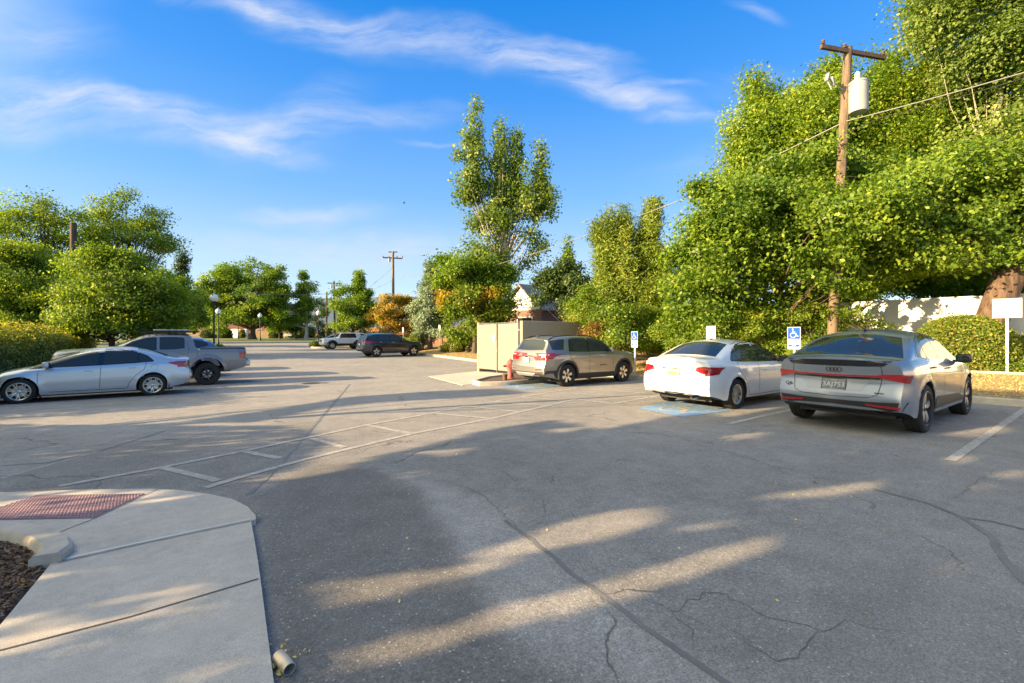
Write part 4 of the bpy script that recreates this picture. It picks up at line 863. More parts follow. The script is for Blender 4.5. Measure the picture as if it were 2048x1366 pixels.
def civic_details(c):
    c.windows([([(1.30, .99), (1.6, 1.12), (1.95, 1.26), (2.2, 1.325), (2.42, 1.35)], [(1.12, .90), (1.8, .925), (2.40, .945)]), ([(2.54, 1.355), (2.8, 1.36), (3.1, 1.315), (3.24, 1.27)], [(2.50, .95), (2.9, .975), (3.24, .99)]), ([(3.28, 1.25), (3.45, 1.15), (3.56, 1.04)], [(3.28, .99), (3.4, .995), (3.55, 1.01)])],
              trim=([(1.0, .895), (1.55, 1.125), (1.93, 1.28), (2.2, 1.345), (2.6, 1.375), (2.9, 1.37), (3.2, 1.31), (3.48, 1.16), (3.60, 1.03)], [(1.0, .875), (1.8, .905), (2.5, .93), (3.2, .965), (3.60, .995)]))
    c.part('rear_window', M['glass'], 'z', [([(3.24, -.52), (3.20, 0), (3.24, .52)], [(3.90, -.62), (3.93, 0), (3.90, .62)])], nx=16, nz=8)
    c.part('windscreen', M['glass'], 'z', [([(1.12, -.64), (1.02, 0), (1.12, .64)], [(2.0, -.54), (1.96, 0), (2.0, .54)])], nx=16, nz=8)
    c.part('tail_light', M['red'], 'y', [([(3.93, .955), (4.15, .975), (4.34, .985)], [(3.97, .93), (4.15, .865), (4.36, .80)])], both=True, off=.012, nx=10)
    c.part('tail_light', M['red'], 'r', [([(.56, .97), (.80, .985)], [(.60, .84), (.82, .81)])], both=True, off=.012, nx=8)
    c.part('turn_signal', M['amber'], 'y', [([(.26, .72), (.52, .755)], [(.24, .67), (.46, .71)])], both=True, off=.010, nx=6)
    c.gaps([[(1.28, .88), (1.24, .7), (1.26, .27)], [(2.46, .93), (2.44, .27)], [(3.44, .97), (3.40, .8), (3.2, .62), (3.05, .40), (3.02, .27)], [(1.26, .27), (3.02, .27)]], [[(-.8, .66), (0, .65), (.8, .66)]])
    c.handles([(2.22, .79), (3.12, .84)]); c.mirrors(1.42, .95); c.num_plate(0, .84)
    h, _ = c.cast('y', 3.62, .84, 1); b = MB(); b.tube([h + Vector((math.cos(a) * .075, .002, math.sin(a) * .075)) for a in np.linspace(0, 2 * math.pi, 25)], .003, 5, cap=False); b.build('fuel_flap', M['darkalloy'], c.root)
    b = MB()
    for xc in (c.xF, c.xR):
        for sg in (1, -1): b.box((xc - c.Ra - .01, sg * (c.W / 2 - .10), .24), (.02, .17, .2), bev=.005)
    b.build('mud_flap', M['black'], c.root)
    finish_front(c, .66)
civic_details(c)
# --- grey pickup with roof rack
pk = paint('pickup_paint', (.20, .205, .215), .35, .35)
sp = dict(L=5.40, W=1.91, wb=3.236, fo=.93, R=.405, tw=.27, rr_=.225, sill=.42, rim=(6, .05, .06, 0, 3, True), paint=pk, wr=.3, gap=.10,
          top=[(0, 1.08), (.12, 1.20), (.5, 1.25), (1.3, 1.29), (1.5, 1.32), (1.85, 1.48), (2.15, 1.63), (2.5, 1.74), (2.9, 1.775), (3.5, 1.765), (3.66, 1.73), (3.70, 1.68), (3.82, 1.30), (3.90, 1.24), (4.5, 1.24), (5.40, 1.24)],
          belt=[(0, 1.00), (.6, 1.08), (1.4, 1.14), (3, 1.18), (3.8, 1.2), (5.40, 1.2)], plan=[(0, .80), (.12, .89), (.45, .97), (1.0, 1), (4.9, 1), (5.3, .985), (5.40, .965)], xr=[(.4, .08), (.6, 0), (1.2, .0)], xf=[(.4, .1), (.6, 0), (1.1, .08)], cr=.04, tum=.28, flare=.035)
PKU = 1.0 - (-(sp['L'] / 2 - sp['fo'] - sp['wb'])); c = Car(sp, 'pickup_truck', 'grey four door pickup with black roof rack parked behind the silver blue sedan', 'pickup truck', PKU, 19.65 + .96, -1)
c.windows([([(1.92, 1.40), (2.15, 1.53), (2.4, 1.61), (2.68, 1.635)], [(1.78, 1.215), (2.2, 1.215), (2.68, 1.215)]), ([(2.80, 1.64), (3.2, 1.64), (3.46, 1.625), (3.5, 1.58)], [(2.80, 1.215), (3.2, 1.215), (3.5, 1.25)])],
          ([(1.70, 1.22), (2.12, 1.545), (2.4, 1.63), (2.72, 1.655)], [(1.70, 1.195), (2.2, 1.195), (2.72, 1.195)]))
c.part('windscreen', M['glass'], 'z', [([(1.56, -.70), (1.48, 0), (1.56, .70)], [(2.18, -.60), (2.14, 0), (2.18, .60)])], nx=16, nz=8)
c.part('rear_window', M['glass'], 'r', [([(-.55, 1.66), (0, 1.67), (.55, 1.66)], [(-.62, 1.36), (0, 1.36), (.62, 1.36)])], nx=12, nz=6)
c.part('tonneau_cover', M['black'], 'z', [([(3.96, -.84), (3.96, .84)], [(5.36, -.84), (5.36, .84)])], nx=10, nz=10, off=.03)
c.arches(pk, .11, .03); c.part('tail_light', M['red'], 'y', [([(5.14, 1.10), (5.37, 1.10)], [(5.16, .86), (5.37, .86)])], both=True, off=.012, nx=6); c.part('tail_light', M['red'], 'r', [([(.76, 1.1), (.90, 1.1)], [(.76, .84), (.90, .84)])], both=True, off=.012, nx=5)
c.part('turn_signal', M['amber'], 'y', [([(.20, 1.02), (.55, .99)], [(.18, .88), (.42, .91)])], both=True, off=.012, nx=6)
b = MB(); b.box((-2.74, 0, .66), (.16, 1.72, .22), 0, None, .04); b.box((-2.76, 0, .785), (.10, .5, .03), 1); b.build('rear_bumper', [M['steel'], M['black']], c.root)
c.gaps([[(1.78, 1.19), (1.72, .9), (1.72, .5)], [(2.74, 1.2), (2.74, .5)], [(3.56, 1.5), (3.62, 1.2), (3.56, .95), (3.5, .5)], [(3.86, 1.2), (3.86, .5)]]); c.handles([(2.52, 1.06), (3.42, 1.07)]); c.mirrors(1.86, 1.22, M['chrome'], (.1, .2, .2))
b = MB()
for sg in (1, -1): b.box((-.02 - .35, sg * .60, 1.83), (1.75, .05, .05)); [b.box((x, sg * .60, 1.79), (.06, .05, .09)) for x in (-1.1, -.35, .4)]
for x in np.linspace(-1.15, .42, 9): b.box((x, 0, 1.85), (.07, 1.2, .02))
b.build('roof_rack', M['black'], c.root)
b = MB(); b.box((-.45, 0, 1.885), (1.05, .9, .045), bev=.02); 
for x in np.linspace(-.85, -.05, 5): b.box((x, 0, 1.912), (.06, .86, .014), bev=.005)
b.build('solar_panel', M['steel'], c.root)
h, _ = c.cast('y', 4.16, 1.05, 1); b = MB(); b.box(h + Vector((0, .0, 0)), (.17, .012, .12), bev=.005); b.build('fuel_flap', pk, c.root)
finish_front(c, .95)
for ch in c.root.children:
    if not ch.name.startswith('wheel') or ch.name.startswith('wheel_arch'): ch.location.z += .09

# --- slate hatchback beyond the pickup, and two cars only just showing
sp = dict(L=4.48, W=1.85, wb=2.67, fo=.9, R=.35, tw=.225, rr_=.22, sill=.25, rim=silver_rim, paint=paint('slate_paint', (.13, .17, .24), .5, .3), wr=.9,
          top=[(0, .92), (.1, 1.0), (.6, 1.06), (1.1, 1.10), (1.3, 1.2), (1.65, 1.42), (2.0, 1.60), (2.4, 1.69), (3.0, 1.705), (3.7, 1.66), (4.2, 1.58), (4.48, 1.50)], belt=[(0, .90), (.6, .98), (1.2, 1.05), (3, 1.10), (4.48, 1.16)],
          xr=[(.25, .12), (.45, 0), (.68, .0), (.8, .05), (1.05, .10), (1.2, .16), (1.4, .34), (1.55, .48)], xf=[(.2, .15), (.5, 0), (.9, .03), (1.1, .14)], cr=.15, tum=.30)
c = Car(sp, 'parked_car', 'slate blue hatchback whose red tail light shows beyond the pickup bed', 'car', 1.75 - sp['L'] / 2, 23.75, -1)
c.windows([([(1.72, 1.36), (1.95, 1.48), (2.2, 1.57), (2.55, 1.60)], [(1.60, 1.09), (2.1, 1.09), (2.55, 1.10)]), ([(2.62, 1.60), (3.0, 1.595), (3.3, 1.57)], [(2.62, 1.10), (3.1, 1.12), (3.4, 1.15)]), ([(3.42, 1.55), (3.65, 1.51), (3.9, 1.42)], [(3.5, 1.18), (3.7, 1.23), (3.92, 1.32)])])
c.part('rear_window', M['glass'], 'r', [([(-.55, 1.50), (.55, 1.50)], [(-.66, 1.22), (.66, 1.22)])], nx=12, nz=6); c.part('windscreen', M['glass'], 'z', [([(1.42, -.68), (1.34, 0), (1.42, .68)], [(2.0, -.58), (1.97, 0), (2.0, .58)])], nx=14, nz=6)
c.part('tail_light', M['red'], 'y', [([(3.95, 1.16), (4.3, 1.21), (4.42, 1.20)], [(4.0, 1.12), (4.3, 1.06), (4.42, 1.04)])], both=True, off=.012, nx=10); c.part('tail_light', M['red'], 'r', [([(.42, 1.18), (.88, 1.20)], [(.5, 1.08), (.88, 1.05)])], both=True, off=.012, nx=8); finish_front(c, .8)
def clone(car, label, u, t, face, paintm=None):
    r = copy_tree(car.root); r['label'] = label; r.location = (u, t, zp(t)); r.rotation_euler = (0, 0, 0 if face > 0 else math.pi)
    if paintm:
        for ch in r.children:
            if ch.name.startswith(('body', 'door_handle')):
                ch.data = ch.data.copy(); ch.data.materials[0] = paintm
    return r
clone(WHITE_SEDAN, 'white sedan tail peeping past the slate hatchback by the lamp post', 1.5 - 2.29, 26.9, -1)
clone(WHITE_SEDAN, 'silver car nose showing past the white off-road vehicle behind the lamp post', 13.4 + 2.29, 58.2, -1, paint('silver_paint', (.45, .47, .50), .5, .3))

# ------------------------------------------------------------------ vegetation
G1, G2, G3 = (.035, .075, .012), (.07, .13, .018), (.13, .19, .03)
LM = dict(
    green=leafmat('green_leaf', [(0, (.022, .055, .010)), (.4, (.060, .112, .015)), (.75, (.122, .180, .023)), (1, (.20, .25, .04))]),
    yellow=leafmat('yellow_green_leaf', [(0, (.035, .075, .010)), (.4, (.078, .14, .016)), (.8, (.155, .21, .024)), (1, (.27, .26, .03))]),
    fresh=leafmat('fresh_leaf', [(0, (.025, .06, .010)), (.5, (.082, .135, .018)), (.9, (.18, .22, .028)), (1, (.26, .27, .04))], .45),
    poplar=leafmat('poplar_leaf', [(0, (.04, .07, .02)), (.5, (.08, .13, .035)), (.85, (.15, .19, .05)), (1, (.34, .36, .18))]),
    dark=leafmat('dark_leaf', [(0, (.012, .028, .010)), (.6, (.03, .055, .018)), (1, (.06, .09, .03))], .25),
    spruce=leafmat('spruce_needle', [(0, (.07, .10, .085)), (.6, (.13, .18, .15)), (1, (.20, .25, .21))], .1),
    juniper=leafmat('juniper_spray', [(0, (.045, .08, .015)), (.5, (.10, .15, .025)), (.85, (.17, .20, .04)), (1, (.22, .19, .05))], .3),
    orange=leafmat('orange_leaf', [(0, (.12, .09, .02)), (.4, (.22, .145, .025)), (.75, (.30, .185, .04)), (1, (.16, .16, .03))], .45),
    hedge=leafmat('hedge_leaf', [(0, (.035, .065, .012)), (.5, (.085, .13, .022)), (.85, (.15, .18, .035)), (1, (.25, .16, .07))], .35), hedgetop=leafmat('hedge_top_leaf', [(0, (.08, .11, .02)), (.5, (.18, .19, .035)), (1, (.34, .29, .07))], .5),  # yellower top ramp: sunlight on the hedge top put into leaf colour
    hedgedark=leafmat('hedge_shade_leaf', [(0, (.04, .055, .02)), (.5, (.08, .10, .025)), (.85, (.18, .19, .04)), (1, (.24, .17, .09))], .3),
    rusty=leafmat('rusty_leaf', [(0, (.07, .05, .025)), (.5, (.16, .09, .04)), (1, (.20, .16, .05))], .3),
    straw=leafmat('straw_blade', [(0, (.20, .15, .06)), (.5, (.34, .26, .12)), (.85, (.42, .34, .18)), (1, (.16, .17, .05))], .2),
    grass=leafmat('grass_blade', [(0, (.05, .10, .015)), (.6, (.10, .16, .03)), (1, (.24, .24, .07))], .3))
def crown_points(blobs, Y, nper, rc, flat=.6, shell=.45, base=None):
    """blobs: (px, py, rx px, ry px, depth offset m, share) -> clump centres and leaf points"""
    cen, outv = [], []
    for (px, py, rx, ry, dy_, k) in blobs:
        c = np.array(A3(px, py, Y + dy_)); sx = rx * (Y + dy_) / F; sz = ry * (Y + dy_) / F
        n = max(3, int(k)); d = rng.normal(size=(n, 3)); d /= np.linalg.norm(d, axis=1)[:, None]
        r = rng.uniform(0, 1, n) ** shell; q = d * r[:, None]
        m_ = max(4, int(n / 7)); dm = rng.normal(size=(m_, 3)); dm /= np.linalg.norm(dm, axis=1)[:, None]
        qm = dm * (rng.uniform(0, 1, m_) ** shell * rng.uniform(.78, 1.2, m_))[:, None]; pick = rng.integers(0, m_, n)
        q = qm[pick] + rng.normal(size=(n, 3)) * .15; d = dm[pick]
        cen.append(c + q * np.array([sx, sx, sz])); outv.append(d)
    cen = np.concatenate(cen); outv = np.concatenate(outv)
    pts = np.repeat(cen, nper, 0); g = rng.normal(size=pts.shape) * np.array([rc, rc, rc * flat]); g = np.clip(g, -2.1 * rc, 2.1 * rc)
    dirs = np.repeat(outv, nper, 0)
    return cen, pts + g, dirs, np.repeat(rng.uniform(0, 1, len(cen)), nper)
def trunk_mesh(name, basep, topp, r0, r1, cen, nl, m, parent, lean=None, rl=.35, seed=0, bend=.06, fmin=.25):
    rd = random.Random(seed); b = MB(); base = Vector(basep); top = Vector(topp); H = (top - base).length
    pts, rad = [], []
    for k in range(7):
        f = k / 6; p = base.lerp(top, f) + Vector((rd.uniform(-1, 1), rd.uniform(-1, 1), 0)) * H * bend * math.sin(math.pi * f) * .5; pts.append(p); rad.append(r0 * (1 - f) ** .8 + r1 * f + (r0 * .35 if k == 0 else 0))
    pts[0] = pts[0] - Vector((0, 0, .15)); b.tube(pts, rad, 12)
    sel = rd.sample(range(len(cen)), min(nl, len(cen)))
    for i in sel:
        c = Vector(cen[i]); f = min(max((c.z - base.z) / H * .62, fmin), .92) * rd.uniform(.75 if fmin < .3 else .95, 1.0); k = f * 6; j = min(int(k), 5); s0 = pts[j].lerp(pts[j + 1], k - j)
        r = rad[j] * rl * rd.uniform(.6, 1.0); mid = s0.lerp(c, .5) + Vector((0, 0, -.04 * (c - s0).length)) + Vector((rd.uniform(-1, 1), rd.uniform(-1, 1), rd.uniform(-.5, .5))) * .08 * (c - s0).length
        b.tube([s0, s0.lerp(mid, .5) + Vector((0, 0, -.02)), mid, mid.lerp(c, .6), c], [r, r * .8, r * .55, r * .35, max(.006, r * .12)], 6, cap=False)
    return b.build(name, m, parent, sharp=None)
def tree(name, label, px, Y, blobs, leaf, size, nper, rc, trunk=(.2, .05), bark='bark', nl=40, topfrac=.75, base_px=None, group=None, asp=.62, cat='tree', flat=.6, shell=.45, up=.35, top=None, seed=1, mix=None, bz=None, rl=.35, bend=.06, fmin=.25, prune=None):
    bp = A3(base_px or px, HOR, Y); z0 = bz if bz is not None else (bankz(bp.x, bp.y) if bp.x > 14.4 and bp.y < 66 else zp(bp.y)); root = thing(name, label, cat, (bp.x, bp.y, z0), 0, group)
    cen, pts, dirs, rn = crown_points(blobs, Y, nper, rc, flat, shell)
    low = pts[:, 2] > z0 + .05
    if prune is not None: low &= prune(pts)
    pts, dirs, rn = pts[low], dirs[low], rn[low]
    org = np.array(root.location); tp = top if top is not None else (Vector((bp.x, bp.y, 0)).lerp(Vector(cen.mean(0)), .5)); 
    zt = z0 + (cen[:, 2].max() - z0) * topfrac; tp = Vector((tp[0], tp[1], zt))
    trunk_mesh('trunk', Vector((0, 0, 0)), tp - Vector(org), trunk[0], trunk[1], cen - org, nl, M[bark], root, rl=rl, seed=seed, bend=bend, fmin=fmin)
    if mix:
        sel = rng.uniform(0, 1, len(pts)) < mix[1] if len(mix) == 2 else mix[2](pts)
        o1 = leafcloud('crown', pts[~sel] - org, size, LM[leaf], asp, up, root, outn=dirs[~sel], rnd=rn[~sel]); leafcloud('autumn_leaves', pts[sel] - org, size, LM[mix[0]], asp, up, root, outn=dirs[sel], rnd=rn[sel])
    else: leafcloud('crown', pts - org, size, LM[leaf], asp, up, root, outn=dirs, rnd=rn)
    return root
def spire(px, ytop, ybot, rpx, n, Y, dyo=0):
    rr = random.Random(int(px + ytop))
    """stack of small blobs that narrows upwards"""
    out = []; k = 9
    for i in range(k):
        f = (i + .5) / k; y = ytop + (ybot - ytop) * f; r = rpx * (.12 + .9 * f ** .8) * rr.uniform(.7, 1.25); out.append((px + rr.uniform(-.4, .4) * r, y, r, (ybot - ytop) / k * .95, dyo, n * (.25 + f) / 5))
    return out

# right-hand trees
def thin(q):                                 # the boughs are thin where the low sun comes through to the wall
    k = (21.2 - q[:, 0]) / math.cos(SUN_TR); zw = q[:, 2] - k * math.tan(SUN_EL); tw = q[:, 1] + k * math.sin(SUN_TR)
    pat = np.sin(tw * 4.3 + zw * 3 + np.sin(zw * 4)) + np.sin(zw * 8.3 - tw * 2.7 + 1) + np.sin(tw * 11.7 + 2 + zw * 5) + .8 * np.random.default_rng(3).normal(size=len(q))
    return ~((k > 0) & (zw > .2) & (zw < 3.0) & (tw > -1) & (tw < 6.4) & (pat > -.75))
tree('broadleaf_tree', 'tall yellow green tree rising behind the near utility pole', 1690, 23.5,
     spire(1510, 165, 470, 78, 300, 23.5) + spire(1600, 190, 430, 60, 170, 23) + spire(1678, 110, 430, 75, 260, 23.5) + spire(1776, 118, 420, 62, 220, 23.5) + spire(1860, 85, 400, 66, 240, 24) + [(1540, 350, 85, 120, 0, 230), (1610, 260, 80, 110, 0, 230), (1680, 290, 100, 130, 0, 260), (1750, 240, 80, 110, 0, 200), (1820, 250, 90, 130, 0, 240), (1900, 260, 80, 150, 0, 200), (1500, 270, 45, 70, 0, 70), (1650, 170, 40, 50, 0, 50), (1560, 220, 40, 50, 0, 50)],
     'yellow', .13, 85, .36, (.32, .08), nl=80, seed=3, flat=1.0, shell=.55)
tree('broadleaf_tree', 'tall grey green cottonwood at the right edge reaching the top of the photo', 1960, 20,
     [(1930, -10, 120, 62, 0, 150), (2060, 60, 120, 110, 0, 210), (1960, 130, 80, 60, 0, 70), (2010, 230, 110, 110, 0, 160), (2100, 330, 140, 150, 0, 200), (1900, 45, 55, 40, -.5, 38), (1840, 18, 38, 26, -.5, 22), (1985, -60, 120, 60, 0, 120), (2140, 200, 120, 200, 0, 200), (1990, 330, 90, 90, 0, 90)],
     'poplar', .14, 95, .42, (.3, .08), 'palebark', nl=26, seed=5, flat=.9, rl=.12)
tree('broadleaf_tree', 'dark green low tree mass showing just over the top of the white wall', 1860, 19.5, [(1700, 560, 80, 44, 0, 120), (1800, 555, 90, 46, 0, 150), (1900, 550, 90, 46, 0, 150), (2000, 550, 90, 46, 0, 150), (2100, 545, 80, 50, 0, 110), (1640, 590, 50, 30, 0, 50)],
     'green', .13, 85, .32, (.15, .05), nl=40, seed=31, bz=.5)
tree('broadleaf_tree', 'broad spreading green tree with dense low branches behind the utility pole foot', 1556, 17.2,
     [(1500, 560, 120, 90, 0, 240), (1440, 470, 90, 75, 0, 150), (1560, 440, 130, 90, 0, 260), (1420, 395, 50, 30, 0, 30), (1650, 520, 120, 90, 0, 220), (1600, 360, 120, 50, .5, 110), (1380, 540, 50, 60, 0, 60), (1700, 420, 90, 80, .5, 140), (1500, 370, 60, 40, 0, 40), (1400, 620, 60, 50, 0, 60), (1690, 440, 50, 50, -2.6, 60), (1650, 520, 44, 60, -2.4, 60), (1700, 560, 30, 30, -2.4, 26), (1640, 410, 40, 26, -2.4, 24), (1480, 420, 60, 60, .5, 80), (1700, 360, 90, 40, 1.5, 80), (1350, 600, 40, 60, 0.5, 50), (1750, 480, 60, 70, 0.5, 90)],
     'green', .125, 85, .30, (.17, .05), 'redbark', nl=90, seed=7, prune=thin)
tree('broadleaf_tree', 'massive leaning reddish trunk with green boughs over the white wall', 2010, 14.0,
     [(1850, 460, 110, 80, .8, 200), (1960, 400, 120, 90, .5, 240), (1790, 530, 70, 32, 1.2, 70), (1900, 530, 90, 22, 1.6, 56), (2060, 490, 110, 60, .6, 170), (1750, 430, 70, 60, 0, 80), (2100, 330, 120, 110, 0, 180), (1940, 500, 60, 30, .6, 50), (2050, 520, 40, 22, 0, 26), (1830, 380, 90, 60, .5, 90), (2130, 520, 80, 40, 0, 50)],
     'green', .115, 85, .27, (.38, .32), 'redbark', base_px=1945, nl=60, seed=11, top=A3(2092, 380, 14.1), topfrac=.72, rl=.16, bend=.02, fmin=.62, prune=thin)
# junipers behind the first sign
tree('juniper_tree', 'tall feathery yellow green conifer with three spires behind the enclosure', 1250, 22.5,
     spire(1212, 432, 650, 52, 420, 22) + spire(1248, 428, 650, 48, 380, 22.4) + spire(1304, 410, 650, 58, 520, 22.6) + [(1200, 610, 55, 45, 0, 120), (1270, 600, 70, 60, 0, 180), (1320, 560, 40, 60, 0, 70)],
     'juniper', .17, 60, .22, (.25, .05), 'redbark', nl=90, asp=.22, flat=1.5, up=.1, seed=4, mix=('rusty', .008))
tree('broadleaf_tree', 'dark leaved small tree left of the feathery conifer', 1132, 30,
     [(1120, 550, 42, 38, 0, 110), (1155, 580, 40, 50, 0, 110), (1100, 590, 30, 30, 0, 40)], 'dark', .17, 60, .34, (.14, .05), nl=30, seed=6)
tree('columnar_poplar', 'thin dark green spire poking up behind the dark small tree', 1135, 46, spire(1135, 480, 600, 15, 130, 46), 'green', .18, 45, .28, (.16, .04), nl=14, flat=1.6, seed=8)
# ivy and shrubs along the fence
def bushes(items, group=None):
    for (label, px, Y, blobs, leaf, size, nper, rc, extra) in items:
        tree('shrub', label, px, Y, blobs, leaf, size, nper, rc, (.05, .02), nl=24, cat='shrub', group=group, topfrac=.6, **extra)
bushes([
    ('dark green leafy shrub behind the hood of the champagne car', 1215, 19.8, [(1210, 640, 55, 42, 0, 120), (1180, 610, 40, 30, 0, 50), (1240, 670, 50, 38, -.5, 90)], 'green', .085, 90, .20, dict(mix=('rusty', .03))),
    ('rust brown dying patch of shrub just above the champagne car', 1180, 19.2, [(1185, 668, 30, 16, 0, 36), (1215, 682, 40, 16, 0, 36)], 'rusty', .07, 90, .16, {}),
    ('bright green ivy mound right of the first wheelchair sign', 1300, 19.6, [(1310, 680, 62, 42, 0, 150), (1290, 640, 50, 35, .5, 80), (1350, 655, 45, 45, .3, 90)], 'fresh', .075, 100, .18, {}),
    ('sunlit yellow green ivy behind the blank white sign', 1450, 17.2, [(1430, 665, 70, 40, 0, 170), (1500, 660, 60, 44, 0, 140), (1380, 690, 45, 34, 0, 80), (1460, 625, 70, 30, .4, 100), (1530, 700, 40, 30, 0, 60)], 'fresh', .07, 110, .16, {}),
    ('leafy green shrub behind the second wheelchair sign', 1625, 16.2, [(1600, 690, 50, 40, 0, 90), (1640, 650, 50, 40, 0.2, 90), (1590, 630, 34, 30, .6, 40)], 'fresh', .075, 90, .17, {}),
    ('loose young shrub with open twigs in front of the white wall', 1735, 15.0, [(1735, 655, 50, 22, 0, 42), (1700, 625, 46, 22, 0, 32), (1770, 670, 40, 20, 0, 26), (1730, 590, 36, 24, .2, 26)], 'fresh', .085, 60, .17, dict(shell=.6, prune=thin)),
])
def moundleaves(cx, cy, z0, rx, ry, h, n, size, m, parent, seed=0, box=False, jit=.05, org=(0, 0, 0), rot=0):
    rd = np.random.default_rng(seed); 
    if box:
        f = rd.integers(0, 5, n); a, b_ = rd.uniform(-1, 1, n), rd.uniform(-1, 1, n); d = np.zeros((n, 3)); 
        areas = np.array([ry * h, ry * h, rx * h, rx * h, rx * ry * 2]); f = rd.choice(5, n, p=areas / areas.sum())
        for k, (ax, s_) in enumerate(((0, 1), (0, -1), (1, 1), (1, -1), (2, 1))):
            q = f == k; 
            v = np.stack([a, b_, rd.uniform(0, 1, n) * 2 - 1], 1)
            v[:, ax] = s_; d[q] = v[q]
        nrm = np.zeros((n, 3)); nrm[np.arange(n), np.array([0, 0, 1, 1, 2])[f]] = np.array([1, -1, 1, -1, 1])[f]
        ln = np.linalg.norm(d[:, :2], axis=1)[:, None]; p = d * (1 - .06 * (ln ** 2) * (np.abs(d[:, 2:3]) > .8)); p = p * np.array([rx, ry, h / 2]); p[:, 2] += h / 2
    else:
        d = rd.normal(size=(n, 3)); d[:, 2] = np.abs(d[:, 2]) * 1.1 - .22; d /= np.linalg.norm(d, axis=1)[:, None]; nrm = d
        p = np.sign(d) * np.abs(d) ** .85; p = p * np.array([rx, ry, h * .80]); p[:, 2] += h * .20
    w_ = .5 * np.sin(p[:, 0] * 3.1 + seed) * np.sin(p[:, 1] * 2.7 + 1) + .3 * np.sin(p[:, 2] * 6 + p[:, 1] * 5); p += nrm * (w_[:, None] * jit * 1.6 + rd.normal(size=(n, 1)) * jit - .02)
    c, s_ = math.cos(rot), math.sin(rot); q = p.copy(); q[:, 0] = p[:, 0] * c - p[:, 1] * s_; q[:, 1] = p[:, 0] * s_ + p[:, 1] * c
    q += np.array([cx, cy, z0]) - np.array(org); q = q[q[:, 2] > z0 - org[2] + .01]; 
    nn = nrm.copy(); nn[:, 0] = nrm[:, 0] * c - nrm[:, 1] * s_; nn[:, 1] = nrm[:, 0] * s_ + nrm[:, 1] * c; nn = nn[:len(q)] if len(q) != len(nn) else nn
    return q
M['twig'] = mat('twig_core', (.05, .04, .02), 1, bump=1, bscale=20, col2=(.03, .045, .012), vscale=8)
def mound(label, x, y, z, rx, ry, h, n, size, leaf, seed=0, box=False, rot=0, group=None, jit=.05, name='clipped_bush', cat='bush', extra=None):
    root = thing(name, label, cat, (x, y, z), 0, group); p = moundleaves(x, y, z, rx, ry, h, n, size, leaf, root, seed, box, jit, (x, y, z), rot)
    leafcloud('foliage', p, size, LM[leaf], .6, .25, root)
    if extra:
        q = p[extra[1](p)]; leafcloud('lit_tips', q + rng.normal(size=q.shape) * .02, size, LM[extra[0]], .6, .25, root)  # yellower leaves paint sunlight onto the upper part
    b = MB()
    if box: b.box((0, 0, h * .44), (rx * 1.76, ry * 1.76, h * .86), 0, Matrix.Rotation(rot, 3, 'Z'), .12)
    else: b.ell((0, 0, h * .22), (rx * .86, ry * .86, h * .68), 12)
    b.build('branch_core', M['twig'], root, sharp=None); return root
p = A3(1927, HOR, 13.7); mound('large round yellow green clipped bush in front of the white wall', p.x, p.y, bankz(p.x, p.y) - .05, 1.15, 1.22, 1.62, 30000, .058, 'hedge', 1, jit=.035)
p = A3(2125, HOR, 13.0); mound('clipped bush cut off by the right edge beyond the blank sign', p.x, p.y, bankz(p.x, p.y), .95, 1.0, 1.2, 12000, .058, 'hedge', 2, jit=.035)
p = A3(1985, HOR, 12.9); mound('low dark green plant at the foot of the square blank sign', p.x + .3, p.y, bankz(p.x, p.y), .7, .9, .45, 5000, .055, 'green', 3, jit=.05)

# middle distance, along the fence line
tree('poplar_tree', 'tallest tree, an open upright poplar with pale limbs standing above the fence', 1000, 36,
     spire(952, 212, 400, 34, 150, 36) + spire(1000, 250, 420, 24, 110, 36) + spire(1030, 262, 430, 24, 110, 36) + spire(1080, 290, 430, 24, 90, 36) + [(945, 380, 32, 30, 0, 34), (985, 430, 42, 55, 0, 80), (1050, 400, 36, 50, 0, 50), (1092, 420, 22, 45, 0, 34), (1075, 480, 36, 40, 0, 36), (945, 450, 28, 22, 0, 20), (1000, 500, 48, 40, 0, 70), (960, 520, 50, 40, 0, 70), (1060, 520, 26, 18, 0, 12), (920, 390, 14, 18, 0, 10)],
     'poplar', .21, 30, .30, (.34, .12), 'palebark', nl=70, seed=9, flat=1.2, topfrac=.75, rl=.3, up=.1)
tree('broadleaf_tree', 'dense mid green tree at the foot of the tall poplar', 950, 34, [(945, 560, 62, 48, 0, 170), (905, 540, 40, 30, 0, 60), (990, 560, 42, 50, 0, 100)], 'green', .19, 60, .36, (.2, .06), nl=40, seed=10)
tree('autumn_tree', 'bushy tree turning yellow and orange between the enclosure and the blue spruce', 935, 35,
     [(945, 615, 66, 42, 0, 200), (905, 600, 38, 30, 0, 60), (985, 600, 44, 38, 0, 90), (950, 655, 48, 26, 0, 60), (920, 670, 26, 20, 0, 26)], 'fresh', .17, 75, .34, (.16, .05), nl=40, seed=12, mix=('orange', 0, lambda q: (np.sin(q[:, 0] * 1.3 + 1) * np.sin(q[:, 1] * 1.1) * .45 + np.random.default_rng(2).uniform(0, 1, len(q)) * .3 + (q[:, 2] - q[:, 2].mean()) * .16 - (q[:, 0] - q[:, 0].mean()) * .03) > .33))
tree('blue_spruce', 'silvery blue green spruce left of the yellowing tree', 860, 40, spire(862, 530, 672, 36, 420, 40) + [(850, 600, 26, 40, 0, 60), (880, 640, 30, 30, 0, 60)], 'spruce', .17, 110, .28, (.2, .05), nl=40, asp=.3, flat=.5, seed=13)
tree('blue_spruce', 'second darker spruce tip just behind the blue spruce', 898, 44, spire(898, 515, 640, 26, 240, 44), 'dark', .26, 50, .30, (.2, .05), nl=20, asp=.3, flat=.5, seed=14)
